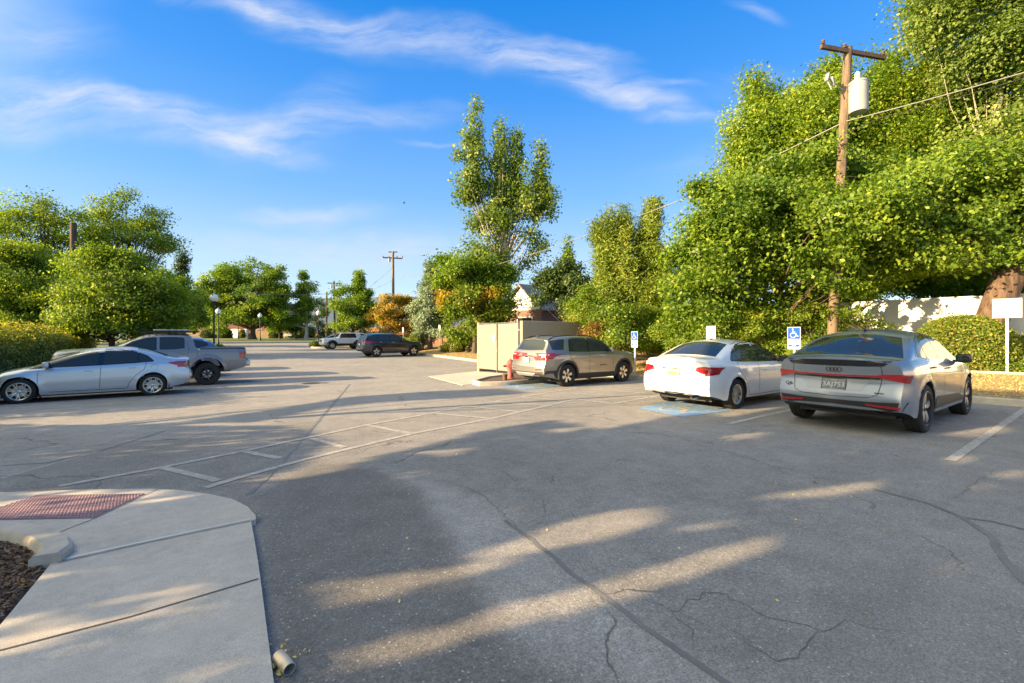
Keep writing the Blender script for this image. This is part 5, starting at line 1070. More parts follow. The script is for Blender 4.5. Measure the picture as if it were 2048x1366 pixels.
tree('autumn_tree', 'orange leaved tree in front of the middle utility pole', 785, 47, [(785, 618, 40, 32, 0, 140), (755, 635, 20, 16, 0, 34), (812, 610, 20, 24, 0, 46), (790, 650, 26, 16, 0, 40), (820, 650, 14, 18, 0, 24)], 'orange', .18, 85, .28, (.18, .06), nl=36, seed=15, mix=('yellow', .15))
tree('broadleaf_tree', 'rounded green tree with pointed top behind the white off-road vehicle', 705, 56, spire(722, 550, 640, 30, 200, 56) + [(685, 610, 32, 34, 0, 110), (725, 620, 34, 36, 0, 120), (700, 650, 46, 26, 0, 100)], 'green', .21, 85, .33, (.2, .06), nl=36, seed=16, mix=('yellow', .3))
tree('broadleaf_tree', 'slender open tree with bare pale stem beside the bench', 612, 74, spire(606, 543, 640, 20, 120, 74) + [(612, 600, 26, 26, 0, 44), (595, 628, 22, 18, 0, 26), (640, 625, 20, 22, 0, 26)], 'yellow', .24, 60, .36, (.26, .08), 'palebark', nl=36, seed=17, bz=.9)
tree('broadleaf_tree', 'large lush green tree with several trunks on the far lawn', 505, 72,
     [(460, 560, 56, 42, 0, 200), (540, 575, 42, 44, 0, 170), (500, 610, 70, 40, 0, 240), (425, 600, 30, 40, 0, 80), (570, 590, 16, 34, 0, 40), (450, 640, 34, 22, 0, 50), (545, 640, 34, 20, 0, 50)], 'yellow', .27, 85, .42, (.55, .3), 'redbark', nl=60, seed=18, topfrac=.45, rl=.5, bz=.85, mix=('green', .5))
tree('broadleaf_tree', 'dark rounded tree far behind the bench', 640, 90, [(640, 655, 26, 22, 0, 60), (600, 660, 30, 20, 0, 60)], 'dark', .25, 90, .5, (.2, .08), nl=12, seed=19, bz=1)
tree('broadleaf_tree', 'dark purple leaved tree between the large lush tree and the slender tree', 592, 80, [(590, 652, 16, 24, 0, 60)], 'dark', .22, 90, .45, (.2, .08), nl=12, seed=20, bz=1)
tree('broadleaf_tree', 'small yellow green tree left of the bench', 560, 78, [(560, 645, 22, 20, 0, 60)], 'yellow', .2, 100, .45, (.2, .08), nl=12, seed=21, bz=1)
# left side
tree('honey_locust', 'tall airy light green tree behind the cut off wooden pole', 100, 38,
     [(60, 425, 70, 40, 0, 75), (20, 450, 50, 44, 0, 50), (125, 435, 46, 34, 0, 46), (60, 480, 80, 44, 0, 90), (150, 480, 50, 34, 0, 46), (100, 530, 90, 40, 0, 90), (-30, 480, 50, 60, 0, 40)], 'fresh', .17, 50, .52, (.26, .08), nl=110, seed=22, shell=.6, flat=.5)
tree('honey_locust', 'tall airy light green tree right of the cut off wooden pole', 265, 42,
     [(255, 395, 24, 20, 0, 16), (230, 425, 42, 30, 0, 44), (280, 440, 50, 34, 0, 60), (315, 470, 44, 26, 0, 40), (250, 480, 66, 44, 0, 100), (190, 450, 30, 40, 0, 40), (325, 500, 28, 14, 0, 12), (230, 540, 70, 40, 0, 90), (300, 545, 50, 34, 0, 50)], 'fresh', .18, 50, .52, (.26, .08), nl=110, seed=23, shell=.6, flat=.5)
tree('maple_tree', 'dense bright green low branched tree right behind the pickup cab', 225, 29,
     [(230, 560, 80, 56, 0, 300), (170, 600, 60, 50, 0, 170), (290, 600, 66, 48, 0, 200), (240, 635, 95, 26, 0, 160), (330, 640, 44, 24, 0, 60), (210, 520, 44, 26, 0, 60), (160, 640, 60, 34, 0, 110), (270, 660, 80, 18, 0, 80), (110, 620, 50, 40, 2, 80), (350, 610, 40, 50, 3, 90)], 'fresh', .15, 80, .36, (.17, .06), nl=80, seed=24)
tree('maple_tree', 'dense green tree at the left edge above the hedge', 30, 30,
     [(20, 560, 70, 55, 0, 230), (-50, 580, 80, 70, 0, 200), (80, 590, 52, 40, 0, 120), (30, 610, 80, 24, 0, 110), (40, 510, 60, 30, 0, 70), (-60, 500, 60, 40, 0, 80), (40, 640, 90, 22, 0, 110), (-40, 640, 60, 22, 0, 60), (110, 560, 50, 50, 2, 90), (130, 650, 50, 16, 1, 40)], 'fresh', .14, 80, .34, (.2, .07), nl=80, seed=25)
tree('broadleaf_tree', 'green tree between the pickup and the first globe lamp', 340, 50, [(345, 575, 34, 40, 0, 110), (375, 610, 34, 44, 0, 120), (330, 640, 40, 28, 0, 90), (395, 640, 26, 24, 0, 40)], 'green', .20, 85, .34, (.2, .07), nl=40, seed=26, mix=('yellow', .35))
tree('pine_tree', 'dark conifer top above the trees left of the globe lamps', 366, 62, spire(366, 508, 650, 26, 200, 62), 'dark', .3, 45, .4, (.25, .08), nl=20, asp=.35, seed=27)
tree('broadleaf_tree', 'green tree with leaning trunk behind the nearest globe lamp', 452, 84, [(420, 612, 30, 20, 0, 50), (400, 640, 24, 16, 0, 30)], 'green', .24, 90, .5, (.35, .15), 'redbark', base_px=462, nl=20, seed=28, bz=1.0, rl=.5, topfrac=.8)

# hedge behind the left row of cars: three shrubs grown together
HG = 'shrubs grown into a hedge behind the parked cars'
for i, (t0, t1, h, lab) in enumerate([(14.6, 26.5, 2.05, 'tall shaggy hedge shrub nearest the silver blue sedan, twiggy and dark below'), (26.5, 35, 1.8, 'middle hedge shrub with sunlit yellow top ahead of the pickup'), (35, 46, 1.5, 'lowest hedge shrub farthest along behind the pickup hood')]):
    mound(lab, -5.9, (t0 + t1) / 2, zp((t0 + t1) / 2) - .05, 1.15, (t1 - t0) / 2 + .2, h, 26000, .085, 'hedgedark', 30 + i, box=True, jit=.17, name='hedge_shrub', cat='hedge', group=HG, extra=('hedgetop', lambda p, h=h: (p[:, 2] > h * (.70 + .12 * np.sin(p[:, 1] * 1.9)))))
# far lawn bushes
for (px, Y, rp, hp, leaf, lab, bx) in [(420, 80, 16, 9, 'dark', 'dark clipped mound left of the globe lamp pair on the far lawn', 0), (448, 80, 14, 10, 'dark', 'dark clipped mound right of the globe lamp pair on the far lawn', 0), (552, 82, 12, 10, 'dark', 'dark clipped mound beside the white bench', 0), (600, 84, 12, 9, 'hedgedark', 'grey green mound at the foot of the slender tree', 0),
                                    (484, 90, 6, 8, 'hedgedark', 'small round bush in front of the white garden box', 0), (760, 50, 34, 15, 'hedge', 'long yellow shrub in the bed behind the charcoal vehicle roof', 0), (805, 48, 22, 10, 'hedge', 'low yellow green shrub behind the thin sign post', 0), (815, 41, 8, 12, 'hedge', 'left one of the two square clipped bushes by the red fence', 1), (832, 40, 13, 13, 'hedge', 'right one of the two square clipped bushes by the red fence', 1),
                                    (915, 36, 14, 10, 'hedgedark', 'small shrub under the yellowing tree', 0), (893, 36.5, 10, 9, 'hedgedark', 'brownish twiggy plant left of the enclosure', 0), (630, 53, 9, 4.5, 'hedge', 'low yellow plants on the small island under the globe lamp', 0)]:
    p = A3(px, HOR, Y); rr = rp * Y / F; z = bankz(p.x, p.y) if p.x > 16.2 and p.y < 66 else zp(p.y) + .1
    if Y == 53: z = zp(p.y) + .1
    mound(lab, p.x, p.y, z, rr, rr * .9, max(.35, 2 * hp * Y / F), 2600 if Y > 60 else 5000, .16 if Y > 60 else .09, leaf, int(px), bool(bx), YAW, jit=.08)
p = A3(432, HOR, 33); mound('low green planting at the foot of the nearest globe lamp', p.x + .1, p.y, zp(p.y) + .1, .55, .5, .72, 4000, .09, 'green', 77)
# blades of dry grass on the bank and green ones on the far lawn
q = []
while len(q) < 26000:
    u, t = random.uniform(14.45, 17.8), random.uniform(-3, 15); q.append((u, t, bankz(u, t) + random.random() * .03))
while len(q) < 40000:
    u, t = random.uniform(16.2, 19.2), random.uniform(19, 42); q.append((u, t, bankz(u, t) + random.random() * .03))
setp(leafcloud('dry_grass', np.array(q), .075, LM['straw'], .12, -.2), 'dry straw coloured grass on the bank beyond the kerb', 'grass', kind='stuff')
q = []
while len(q) < 9000:
    u, t = random.uniform(18.1, 21), random.uniform(-2, 13); q.append((u, t, bankz(u, t) + random.random() * .1))
setp(leafcloud('ground_cover', np.array(q), .06, LM['hedge'], .6, .5), 'leafy ground cover and leaf litter under the trees by the wall', 'ground cover', kind='stuff')

# ------------------------------------------------------------------ walls, enclosure, houses
def wallrun(name, label, cat, u, t0, t1, z0, z1, th, m, kind='panel', mats=None, group=None):
    root = thing(name, label, cat, (u, t0, z0), 0, group); return root
root = thing('garden_wall', 'white plastered garden wall behind the round clipped bush', 'wall', (21.3, -14, 0))
b = MB(); b.box((0, 10.7, 1.5), (.2, 21.4, 2.5)); b.build('wall_face', M['wallwhite'], root)
b = MB(); b.box((0, 10.7, 2.775), (.26, 21.4, .05)); b.build('coping', M['wallwhite'], root)
def plank_fence(label, u, t0, t1, hgt, m, z=bankz, pitch=.15):
    zz = z(u, (t0 + t1) / 2); root = thing('wooden_fence', label, 'fence', (u, t0, zz)); b = MB(); t = 0
    while t < t1 - t0:
        b.box((random.uniform(-.006, .006), t + pitch / 2, hgt / 2 + z(u, t0 + t) - zz + random.uniform(-.01, .01)), (.022, pitch - .012, hgt)); t += pitch
    b.build('planks', m, root); b = MB()
    for k in (.3, hgt - .35): b.box((.04, (t1 - t0) / 2, k), (.05, t1 - t0, .09))
    b.build('rail', m, root)
    for k in range(int((t1 - t0) / 2.6) + 1):
        b = MB(); b.box((.09, k * 2.6, hgt / 2 + .05 + z(u, t0 + k * 2.6) - zz), (.1, .1, hgt + .1)); b.build('post', m, root)
plank_fence('dark brown plank fence in shade between the white wall and the enclosure', 21.3, 7.6, 19.5, 2.0, M['brownwood'])
plank_fence('red brown plank fence behind the autumn trees and clipped bushes', 21.8, 19.8, 64, 1.9, M['redwood'])
# trash enclosure
root = thing('trash_enclosure', 'tan stucco enclosure with slatted double gate and a small white notice', 'enclosure', (12.2, 15.6, zp(17)))
def wallz(b, c, d): b.box(c, d, 0, None, .015)
b = MB(); b.box((1.85, .1, 1.17), (3.7, .2, 2.46), 0, None, .02); b.build('side_wall', M['stucco'], root)
b = MB(); b.box((3.6, 1.85, 1.17), (.2, 3.3, 2.46), 0, None, .02); b.build('back_wall', M['stucco'], root)
b = MB(); b.box((1.85, 3.6, 1.17), (3.7, .2, 2.46), 0, None, .02); b.build('side_wall', M['stucco'], root)
for k, (a0, a1) in enumerate([(.26, 1.80), (1.92, 3.46)]):
    b = MB(); wdt = a1 - a0
    for y in (a0, a1): b.tube([(-.03, y, .12), (-.03, y, 2.36)], .028, 10)
    for z in (.14, 2.33): b.tube([(-.03, a0, z), (-.03, a1, z)], .022, 8)
    g = b.build('gate_leaf', M['gatesteel'], root)
    b = MB(); n = int(wdt / .075)
    for i in range(n): b.box((-.035, a0 + (i + .5) * wdt / n, 1.22), (.016, wdt / n * .86, 2.14), 0, Matrix.Rotation(.12, 3, 'Z'))
    b.build('slats', M['slat'], g)
    b = MB()
    for z in (.45, 1.2, 2.0): b.box((-.03, a0 - .04 if k == 0 else a1 + .04, z), (.05, .1, .05))
    b.build('hinge', M['steel'], g)
b = MB(); b.tube([(-.08, 1.84, -.02), (-.08, 1.84, 1.5)], .012, 6); b.box((-.08, 1.84, 1.05), (.04, .1, .06)); b.build('drop_bolt', M['steel'], root)
b = MB(); b.box((-.06, 2.12, 1.62), (.01, .2, .32)); b.build('notice', M['signwhite'], root)
# hydrant and pot
p = P(1021, 769); p = Vector((10.6, 13.55, zp(13.5) + .09)); s0 = A3(1021, HOR, 16.9); p.x, p.y = s0.x, s0.y
root = thing('fire_hydrant', 'faded red fire hydrant on the kerbed mulch island', 'fire hydrant', p); root.scale = (1.3, 1.3, .93)
b = MB(); b.lathe([(.13, 0), (.13, .03), (.09, .035), (.085, .38), (.12, .39), (.12, .43), (.10, .44), (.10, .56), (.125, .57), (.125, .60), (.105, .62), (.09, .69), (.05, .75), (.02, .765), (.02, .80), (.001, .80)], (0, 0, 0), 20); b.build('barrel', M['hyd'], root)
rx_ = Vector((CA, -SA, 0)); 
for dv, ln, rr in ((rx_, .18, .045), (-rx_, .18, .045), (Vector((-SA, -CA, 0)), .17, .06)):
    b = MB(); b.tube([dv * .08 + Vector((0, 0, .50)), dv * ln + Vector((0, 0, .50))], rr, 10); b.tube([dv * (ln - .03) + Vector((0, 0, .50)), dv * (ln + .02) + Vector((0, 0, .50))], rr * 1.25, 8); b.tube([dv * (ln + .02) + Vector((0, 0, .50)), dv * (ln + .05) + Vector((0, 0, .50))], .014, 5); b.build('nozzle', M['hyd'], root)
s0 = A3(1010, HOR, 16.3); b = MB(); b.lathe([(.01, 0), (.075, 0), (.085, .13), (.10, .17), (.10, .21), (.085, .21), (.08, .05), (.01, .05)], (s0.x, s0.y, zp(s0.y) + .09), 18)
setp(b.build('plant_pot', M['rust'], None), 'small rusty brown pot standing beside the fire hydrant', 'pot')
# houses
def house(label, u, t, z, w_, d_, h, roofh, wallm, gable, rot=0, name='house', overhang=.35, roofm='roof', hip=False):
    root = thing(name, label, 'house', (u, t, z), rot); b = MB()
    b.box((0, 0, h / 2), (d_, w_, h)); b.build('wall', M[wallm], root); b = MB()
    D, W_ = d_ / 2 + overhang, w_ / 2 + overhang
    if hip: vs = [(-D, -W_, h), (-D, W_, h), (D, W_, h), (D, -W_, h), (-D * .1, -W_ * .55, h + roofh), (-D * .1, W_ * .55, h + roofh)]; fs = [(0, 1, 5, 4), (1, 2, 5), (2, 3, 4, 5), (3, 0, 4), (0, 3, 2, 1)]
    else: vs = [(-D, -W_, h - .1), (D, -W_, h - .1), (D, W_, h - .1), (-D, W_, h - .1), (-D, 0, h + roofh), (D, 0, h + roofh), (-D, 0, h + roofh - .18), (D, 0, h + roofh - .18), (-D, -W_, h - .26), (D, -W_, h - .26), (D, W_, h - .26), (-D, W_, h - .26)]; fs = [(0, 1, 5, 4), (3, 4, 5, 2), (8, 6, 7, 9), (11, 10, 7, 6), (0, 4, 6, 8), (4, 3, 11, 6), (1, 9, 7, 5), (5, 7, 10, 2), (0, 8, 9, 1), (3, 2, 10, 11)]
    b.add(vs, fs, 0, False); b.build('roof', M[roofm], root)
    if not hip:
        for x in (-d_ / 2 - .02, d_ / 2 + .02): b = MB(); b.add([(x, -w_ / 2, h - .15), (x, w_ / 2, h - .15), (x, 0, h + roofh - .16)], [(0, 1, 2)], 0, False); b.build('gable', M[gable], root)
    return root
s0 = A3(1046, HOR, 40); rt = house('brick house with white gable and grey roof seen over the enclosure', s0.x + 3.2, s0.y, bankz(s0.x, s0.y) - .1, 4.9, 7.5, 3.5, 2.15, 'brick', 'siding', R(6))
b = MB(); b.box((-3.77, -.5, 2.15), (.06, 1.9, 1.3)); wdw = b.build('window', M['signwhite'], rt)
b = MB(); b.box((-3.81, -.5, 2.15), (.03, 1.7, 1.1)); b.build('pane', M['glass'], wdw)
b = MB(); b.tube([(-1.6, -.7, 4.2), (-1.6, -.7, 5.9)], .16, 10); b.lathe([(.26, 5.85), (.26, 5.95), (.02, 6.08)], (-1.6, -.7, 0), 10); b.build('flue', M['steel'], rt)
s0 = A3(85, HOR, 64); house('low pale house with grey hipped roof behind the hedge', s0.x - 3, s0.y + 4, zp(s0.y), 10, 8, 2.55, 1.35, 'siding', 'siding', YAW * -1, hip=True)
# far brick flats
s0 = A3(420, HOR, 118); root = thing('apartment_building', 'far brick apartment building with rows of white framed windows', 'building', (s0.x, s0.y, 1.0), -YAW)
b = MB(); b.box((0, 5, 4.5), (36, 10, 9)); b.build('wall', M['brick'], root); b = MB(); b.box((0, 5, 9.2), (37, 11, .5)); b.build('roof', M['roof'], root)
for fl in range(3):
    for k in range(11):
        b = MB(); b.box((-16 + k * 3.2, -.03, 1.7 + fl * 2.9), (1.5, .08, 1.5)); wn = b.build('window', M['signwhite'], root)
        b = MB(); b.box((-16 + k * 3.2, -.09, 1.7 + fl * 2.9), (1.2, .05, 1.2)); b.build('pane', M['glass'], wn)
s0 = A3(484, HOR, 98); root = thing('garden_shed', 'white garden box left of the large lush tree', 'shed', (s0.x, s0.y, 1.0), -YAW)
b = MB(); b.box((0, 0, .9), (3.2, 2.4, 1.9), 0, None, .03); b.build('wall', M['siding'], root); b = MB(); b.box((0, 0, 1.9), (3.5, 2.7, .12)); b.build('roof', M['wallwhite'], root); b = MB(); b.box((.2, -1.22, .8), (.9, .04, 1.6)); b.build('door', M['signwhite'], root)
s0 = A3(573, HOR, 84); root = thing('park_bench', 'white bench on the far lawn beside a dark mound', 'bench', (s0.x, s0.y, 1.05), -YAW)
b = MB(); [b.box((0, y, .45), (1.7, .1, .03)) for y in (-.2, -.07, .06)]; b.build('seat', M['signwhite'], root); b = MB(); [b.box((0, .16, z), (1.7, .03, .1)) for z in (.6, .74, .88)]; b.build('backrest', M['signwhite'], root)
for x in (-.75, .75): b = MB(); b.box((x, 0, .22), (.06, .5, .44)); b.build('leg', M['signwhite'], root)
# low far fence
s0 = A3(560, HOR, 105); root = thing('wooden_fence', 'low pale far fence beyond the lawn', 'fence', (s0.x, s0.y, 1.1), -YAW); b = MB(); b.box((0, 0, .9), (70, .1, 1.7)); b.build('planks', M['dirt'], root)

# ------------------------------------------------------------------ poles, wires, lamps, signs
def pole(label, a, top, r0, r1, m, name='utility_pole', z0=None):
    root = thing(name, label, 'utility pole', a); b = MB(); d = Vector(top) - Vector(a)
    b.tube([Vector((0, 0, -.2)), d * .35, d * .7, d], [r0, r0 * .9, (r0 + r1) / 2, r1], 14); b.build('pole', m, root); return root, d
A = A3(1661, 690, 15.5); A.z = bankz(A.x, A.y); T = A3(1696, 95, 15.5)
root, d = pole('near wooden utility pole with transformer, leaning slightly right', A, T, .165, .125, M['polewood'])
a0, a1 = A3(1642, 93, 15.2), A3(1770, 116, 15.75); org = Vector(root.location)
def bar(b, p, q, w_, h, mi=0):
    p, q = Vector(p), Vector(q); dd = q - p; b.box((p + q) / 2, (dd.length, w_, h), mi, dd.to_track_quat('X', 'Z').to_matrix())
b = MB(); bar(b, a0 - org, a1 - org, .10, .13); b.build('crossarm', M['darkwood'], root)
b = MB(); mid = d * .92
for e in (a0.lerp(a1, .28), a0.lerp(a1, .68)): b.tube([e - org - Vector((0, 0, .08)), d * .925], .012, 6)
b.build('brace', M['steel'], root)
for f in (.03, .36, .97):
    p = a0.lerp(a1, f) - org; b = MB(); b.lathe([(.02, .05), (.022, .09), (.06, .11), (.04, .15), (.065, .18), (.035, .23), (.01, .24)], p, 10); b.build('insulator', M['rust'], root)
tc_ = A3(1717, 194, 15.2) - org; b = MB(); b.lathe([(.01, -.52), (.26, -.52), (.275, -.46), (.275, .42), (.29, .43), (.29, .47), (.22, .53), (.02, .56)], tc_, 22); tr = b.build('transformer', M['can'], root)
b = MB(); b.lathe([(.06, .5), (.09, .52), (.09, .72), (.05, .78), (.01, .79)], tc_ + Vector((-.15, -.02, 0)), 12); b.build('bushing', M['can'], tr)
b = MB(); [b.tube([tc_ + Vector((-.1, 0, z)), d * ((tc_.z + z) / d.z)], .03, 6) for z in (.3, -.3)]; b.build('bracket', M['steel'], root)
fc = A3(1655, 155, 15.2) - org; b = MB(); b.box(fc, (.12, .12, .34), 0, Matrix.Rotation(.5, 3, 'Y'), .03); b.box(fc + Vector((.15, -.1, -.12)), (.1, .1, .3), 0, Matrix.Rotation(-.6, 3, 'Y'), .03); b.tube([fc, d * .86], .02, 6); b.tube([fc + Vector((-.05, 0, -.1)), fc + Vector((.05, -.1, -.42))], .02, 6); b.tube([fc + Vector((-.05, 0, .15)), fc + Vector((-.5, .25, .35)), fc + Vector((-.75, .4, .42))], .008, 5); b.build('fuse_cutout', M['can'], root)
A = A3(787, 668, 51); A.z = bankz(A.x, A.y); T = A3(786, 503, 51); root, d = pole('middle wooden utility pole rising behind the orange tree', A, T, .16, .12, M['polewood'], z0=0)
org = Vector(root.location); b = MB(); bar(b, A3(766, 515, 51) - org, A3(805, 517, 51.6) - org, .1, .13); b.build('crossarm', M['darkwood'], root)
b = MB(); bar(b, A3(777, 504, 51) - org, A3(795, 504, 51.3) - org, .08, .1); b.build('crossarm', M['darkwood'], root)
for f in (766, 778, 794, 805): b = MB(); b.lathe([(.03, .05), (.07, .12), (.03, .26), (.01, .27)], A3(f, 516, 51) - org, 8); b.build('insulator', M['rust'], root)
b = MB(); b.lathe([(.01, -.4), (.2, -.4), (.2, .4), (.02, .45)], A3(780, 545, 51) - org, 12) if False else b.box(A3(779, 520, 51) - org, (.2, .2, .4)); b.build('fuse_cutout', M['can'], root)
A = A3(670, 670, 74); A.z = .9; T = A3(668, 562, 74); root, d = pole('far wooden utility pole with one crossarm above the rounded tree', A, T, .17, .13, M['darkwood'])
org = Vector(root.location); b = MB(); bar(b, A3(655, 566, 74) - org, A3(684, 567, 74.5) - org, .1, .14); b.build('crossarm', M['darkwood'], root); b = MB(); b.lathe([(.01, -.3), (.16, -.3), (.16, .3), (.02, .35)], A3(663, 573, 74) - org, 10); b.build('transformer', M['can'], root)
A = A3(653, 680, 72); A.z = .9; T = A3(653.5, 584, 72); pole('thin dark far pole left of the rounded tree', A, T, .14, .11, M['darkwood'])
A = A3(147, 680, 35); A.z = zp(A.y); T = A3(147, 446, 35); root, d = pole('cut off dark wooden pole without crossarm among the left trees', A, T, .22, .20, M['darkwood']); org = Vector(root.location); b = MB(); b.box(A3(139, 452, 35) - org, (.2, .08, .06)); b.build('bracket', M['steel'], root)
def wire(label, pts, r=.012, m='pine', sag=0):
    q = []
    for a, c in zip(pts[:-1], pts[1:]):
        a, c = Vector(a), Vector(c)
        for k in range(15): f = k / 15; q.append(a.lerp(c, f) - Vector((0, 0, 4 * sag * f * (1 - f))))
    q.append(Vector(pts[-1])); o = q[0].copy(); b = MB(); b.tube([p - o for p in q], r, 5, cap=False); ob = b.build('power_line', M[m], None, sharp=None); ob.location = o; setp(ob, label, 'power line')
np_ = A3(1690, 243, 15.4)
wire('thick pale cable running from the near pole to the middle pole', [A3(2100, 130, 12.3), np_, A3(1370, 397, 20.3), A3(1090, 500, 28), A3(960, 538, 35), A3(805, 551, 51)], .02, 'wirelit', sag=.03)
wire('thin dark wire close under the thick pale cable right of the near pole', [A3(2100, 140, 12.3), A3(1760, 236, 14.8), A3(1560, 320, 17), A3(1400, 392, 19.5)], .010, 'pine', .04)
wire('thin wire leaving the near pole lower down to the right through the boughs', [A3(1685, 352, 15.4), A3(1800, 340, 14.8), A3(2080, 250, 12.5)], .010, 'pine', .1)
wire('slack drop wire running down the near pole from the fuse cutout', [A3(1672, 165, 15.25), A3(1708, 165, 15.05)], .006, 'pine', .15)
wire('wire crossing low above the far lawn trees to the middle pole', [A3(380, 588, 60), A3(550, 588, 66), A3(670, 586, 74)], .03, 'wirelit', .2)
wire('guy wire slanting down left from the middle pole', [A3(786, 535, 51), A3(735, 578, 60)], .022, 'wirelit')
wire('wire slanting down right from the middle pole towards the spruce', [A3(788, 540, 51), A3(838, 568, 46)], .018, 'wirelit', .1)
wire('short wire from the middle pole across to the far pole', [A3(786, 560, 51), A3(740, 580, 62), A3(668, 588, 74)], .022, 'wirelit', .1)
wire('service wire from the tall poplar gap to the brick house flue', [A3(1010, 566, 34), A3(1085, 548, 38), A3(1180, 520, 32)], .012, 'pine', .1)
def lamp(label, px, ytop, Y, big=1.0):
    p = A3(px, HOR, Y); z = zp(p.y) + .1; H = A3(px, ytop, Y).z - z; root = thing('street_lamp', label, 'street lamp', (p.x, p.y, z), 0, 'black lamp posts with white globes')
    b = MB(); b.lathe([(.17, 0), (.17, .12), (.13, .2), (.09, .6), (.06, .7), (.05, H - .75), (.075, H - .72), (.075, H - .66), (.14, H - .62), (.16, H - .56), (.1, H - .54)], (0, 0, 0), 14); b.build('post', M['black'], root)
    b = MB(); b.lathe([(.12, H - .56), (.2, H - .50), (.27, H - .36), (.28, H - .26), (.24, H - .15), (.15, H - .08), (.13, H - .06)], (0, 0, 0), 18); b.build('globe', M['globe'], root)
    b = MB(); b.lathe([(.16, H - .07), (.13, H - .03), (.04, H), (.02, H + .06), (.04, H + .09), (.001, H + .14)], (0, 0, 0), 12); b.build('finial', M['signwhite'], root)
for a in [('nearest globe street lamp, left one of the close pair behind the pickup bed', 428, 587, 32), ('smaller globe street lamp right behind the nearest one', 436.5, 617, 49), ('globe street lamp on the small island left of the white off-road vehicle', 637, 621, 54), ('small globe street lamp in front of the large lush tree', 520, 627, 64), ('tiny far globe street lamp left of the large lush tree trunk', 476.5, 632, 76), ('tiny far globe street lamp half hidden behind the island lamp', 640.5, 635, 74)]: lamp(*a)
def sign(name, label, px, ytop, Y, w_, h, blue=False, yaw=0, cat='sign', back=False, ph=None):
    p = A3(px, HOR, Y); z = bankz(p.x, p.y) if p.x > 14.3 else zp(p.y); zt = A3(px, ytop, Y).z - z; root = thing(name, label, cat, (p.x, p.y, z), math.pi / 2 * 0 + yaw)
    b = MB(); b.box((.03, 0, zt / 2 - .1), (.035, .055, zt + .1)); b.build('post', M['signwhite'] if blue else M['steel'], root)
    def plate(zc, hh, wd=w_, m='signwhite'):
        b = MB(); b.box((-.003, 0, zc), (.008, wd, hh), 0, None, .003); return b.build('sign_plate', M[m], root)
    if not blue: plate(zt - h / 2, h); return root
    pl = plate(zt - h * .36, h * .72); b = MB(); b.box((-.009, 0, zt - h * .28), (.004, w_ * .9, h * .50)); bl = b.build('blue_field', M['signblue'], pl)
    b = MB(); sq = min(w_ * .86, h * .5); symbol_mesh(b, lambda a, c: (-.0125, (.5 - a) * sq, zt - h * .28 + (c - .5) * sq)); b.build('wheelchair_symbol', M['signwhite'], pl)
    lettering('PARKING', h * .105, M['signblue'], (-.009, 0, zt - h * .585), pl, 'r')
    b = MB(); [b.box((-.009, y, zt - h * .67), (.003, w_ * .36, h * .045)) for y in (-w_ * .2, w_ * .2)]; b.build('blue_bar', M['signblue'], pl)
    p2 = plate(zt - h * .865, h * .26); b = MB(); b.box((-.009, 0, zt - h * .83), (.003, w_ * .8, h * .10)); b.box((-.011, 0, zt - h * .80), (.003, w_ * .3, h * .05), 1); b.build('blue_bar', [M['signblue'], M['signwhite']], p2)
    return root
sign('parking_sign', 'blue wheelchair parking sign on white post beyond the champagne car', 1269, 663, 17.6, .31, .62, True)
sign('parking_sign', 'blue wheelchair parking sign on white post between the white sedan and the grey crossover', 1588, 654, 13.0, .35, .64, True)
sign('blank_sign', 'upright blank white sign above the white sedan roof', 1422, 652, 15.2, .33, .48)
sign('blank_sign', 'square blank white sign on perforated post in front of the white wall', 2014, 597, 12.4, .56, .53)
sign('parking_sign', 'small white sign on thin post in front of the clipped bushes', 806, 655, 41, .3, .45); sign('parking_sign', 'small white sign on thin post between the blue spruce and the yellowing tree', 879, 650, 36.5, .3, .45)

# hills, distance haze painted into their blue base colour
def hill(name, x0, x1, prof, Y, m):
    b = MB(); n = 60; vs = []
    for i in range(n):
        px = x0 + (x1 - x0) * i / (n - 1); y = np.interp(px, [p[0] for p in prof], [p[1] for p in prof]) + 1.2 * math.sin(px * .21) + .7 * math.sin(px * .53)
        for j in range(7):
            f = j / 6; yy = HOR - 0 + (y - HOR) * (1 - (1 - f) ** 1.5); p = A3(px, yy, Y * (.72 + .28 * f)); q = A3(px, HOR + 0, Y * (.72 + .28 * f)); 
            vs.append((p.x, p.y, p.z if j else -5))
    for i in range(n):
        p = vs[i * 7 + 6]; 
    b.grid(vs, n, 7); setp(b.build(name, m, sharp=None), kind='structure')
hill('hills', -400, 2600, [(-400, 640), (300, 640), (560, 618), (600, 602), (640, 590), (700, 600), (760, 596), (800, 588), (850, 596), (1000, 620), (1400, 640), (2600, 650)], 4200, M['hill'])
# a small bird high over the drive
s0 = A3(808, 406, 60); b = MB(); b.ell((0, 0, 0), (.16, .07, .06), 6); b.add([(.05, 0, .02), (-.08, 0, .02), (-.1, .3, .1), (0, .32, .1)], [(0, 1, 2, 3)]); b.add([(.05, 0, .02), (-.08, 0, .02), (-.1, -.3, .1), (0, -.32, .1)], [(0, 1, 2, 3)]); o = b.build('bird', M['black']); o.location = s0; setp(o, 'small dark bird flying against the blue sky', 'bird')

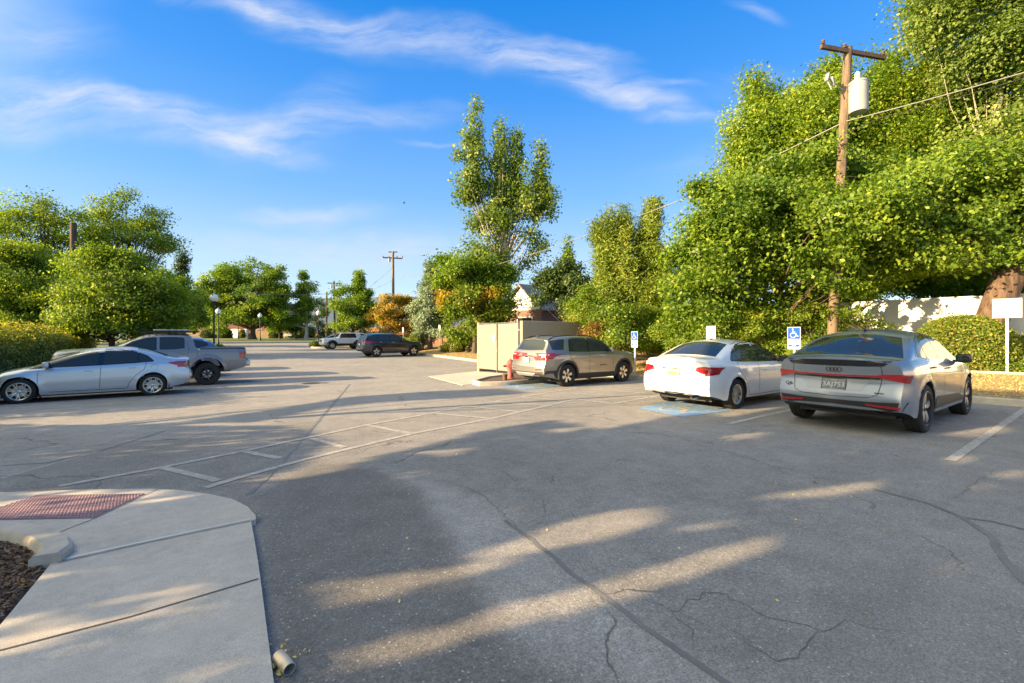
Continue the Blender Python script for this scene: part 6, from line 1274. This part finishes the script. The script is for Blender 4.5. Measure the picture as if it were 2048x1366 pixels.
# ------------------------------------------------------------------ unseen leaf screens added at left, cut to shape shade on the drive
def S2(pl): return [tuple(P(*q)[:2]) for q in pl]
LIT = [S2(p) for p in ([(662, 1362), (652, 1318), (720, 1285), (850, 1250), (1000, 1214), (1250, 1145), (1400, 1098), (1630, 1050), (1500, 1122), (1250, 1204), (1000, 1272), (800, 1325)],
    [(600, 1160), (625, 1234), (700, 1216), (850, 1174), (960, 1152), (1050, 1130), (1000, 1112), (900, 1130), (760, 1152)], [(900, 1122), (1000, 1085), (1100, 1050), (1200, 1022), (1320, 1012), (1345, 1035), (1290, 1060), (1180, 1088), (1080, 1105), (960, 1130)], [(1300, 1062), (1400, 1048), (1560, 1028), (1500, 1048), (1380, 1066)], [(1500, 1000), (1640, 972), (1785, 957), (1740, 985), (1640, 997)], [(1430, 872), (1545, 862), (1530, 877), (1450, 882)], [(1660, 903), (1725, 901), (1700, 912)], [(1880, 905), (1960, 915), (1900, 932)], [(1960, 950), (2060, 935), (2048, 960)], [(1880, 868), (1990, 850), (2048, 858), (1930, 880)],
    [(640, 975), (800, 945), (900, 930), (830, 960), (700, 985)], [(800, 905), (960, 893), (900, 915)], [(1080, 860), (1180, 852), (1130, 870)])]
LITSW = [S2(p) for p in ([(-100, 1270), (0, 1247), (300, 1190), (515, 1160), (527, 1215), (300, 1262), (0, 1340), (-100, 1370)], [(250, 1380), (400, 1345), (540, 1318), (548, 1380)], [(-100, 1180), (150, 1150), (330, 1135), (150, 1180)], [(0, 985), (300, 980), (470, 1002), (300, 1030), (0, 1045)])]
BAND = S2([(380, 842), (560, 818), (700, 794), (860, 783), (1000, 777), (1060, 786), (900, 797), (760, 804), (640, 816), (500, 845)])
NEAR = S2([(505, 985), (560, 962), (700, 937), (760, 915), (900, 882), (1050, 846), (1240, 830), (1330, 822), (1500, 812)])
STREAK = S2([(-400, 990), (480, 992), (560, 950), (660, 880), (580, 852), (300, 852), (-100, 848)])
sdx, sdy, tn = math.cos(SUN_TR), math.sin(SUN_TR), math.tan(SUN_EL)
def near_limit(u): return np.interp(u, [p[0] for p in NEAR], [p[1] for p in NEAR]) if u > NEAR[0][0] else 99
def shade(u, t):
    v = t * sdx - u * sdy; wgl = math.sin(v * 2.1 + .4) * .5 + math.sin(v * 5.3 + 1.7 + .15 * u) * .35 + math.sin(v * 11.0 + .3 * u) * .25
    if inpoly((u, t), BAND): return 1
    if u > .55:
        lim = min(near_limit(u), 6.2 if u < 5.5 else 5.0)
        if inpoly((u, t), STREAK) and t > lim: return .35 + .45 * (wgl > .0)
        if t > lim + .08 * wgl: return 0
        if u > 8.3 and t > 4.3: return 0
        for p in LIT:
            if inpoly((u, t), p): return 0
        return 1
    if t < 5.2 or (u < .6 and t < 6.6):
        for p in LITSW:
            if inpoly((u, t), p): return .12
        return 1 if t < 6 else .6
    if inpoly((u, t), STREAK): return .5 + .4 * (wgl > -.1)
    return 0
pts = []
tries = 0
while len(pts) < 80000 and tries < 500000:
    tries += 1
    u, t = random.uniform(-4, 16), random.uniform(-5, 14)
    if random.random() < shade(u, t):
        uc = -9.0 + random.uniform(-1.7, 1.7); k = (u - uc) / sdx; pts.append((uc, t - k * sdy, k * tn + (zp(t) if t > 0 else 0)))
pts = np.array(pts)
for i, (a, b_) in enumerate([(-20, 5.0), (5.0, 9.5), (9.5, 40)]):
    q = pts[(pts[:, 1] >= a) & (pts[:, 1] < b_)]
    if len(q) < 50: continue
    c = (-8.5, float(np.median(q[:, 1])), 0); root = thing('broadleaf_tree', ['leafy tree beside the walk nearest the photographer, outside the left edge', 'leafy tree beside the drive, second outside the left edge', 'leafy tree beside the drive, third outside the left edge'][i], 'tree', c)  # added shade casters built like trees
    trunk_mesh('trunk', Vector((0, 0, 0)), Vector((0, 0, 6)), .2, .05, q[::50] - np.array(c), 30, M['bark'], root, seed=i)
    leafcloud('crown', q - np.array(c), .13, LM['green'], .75, .1, root, outn=np.tile([sdx, sdy, 0], (len(q), 1)))
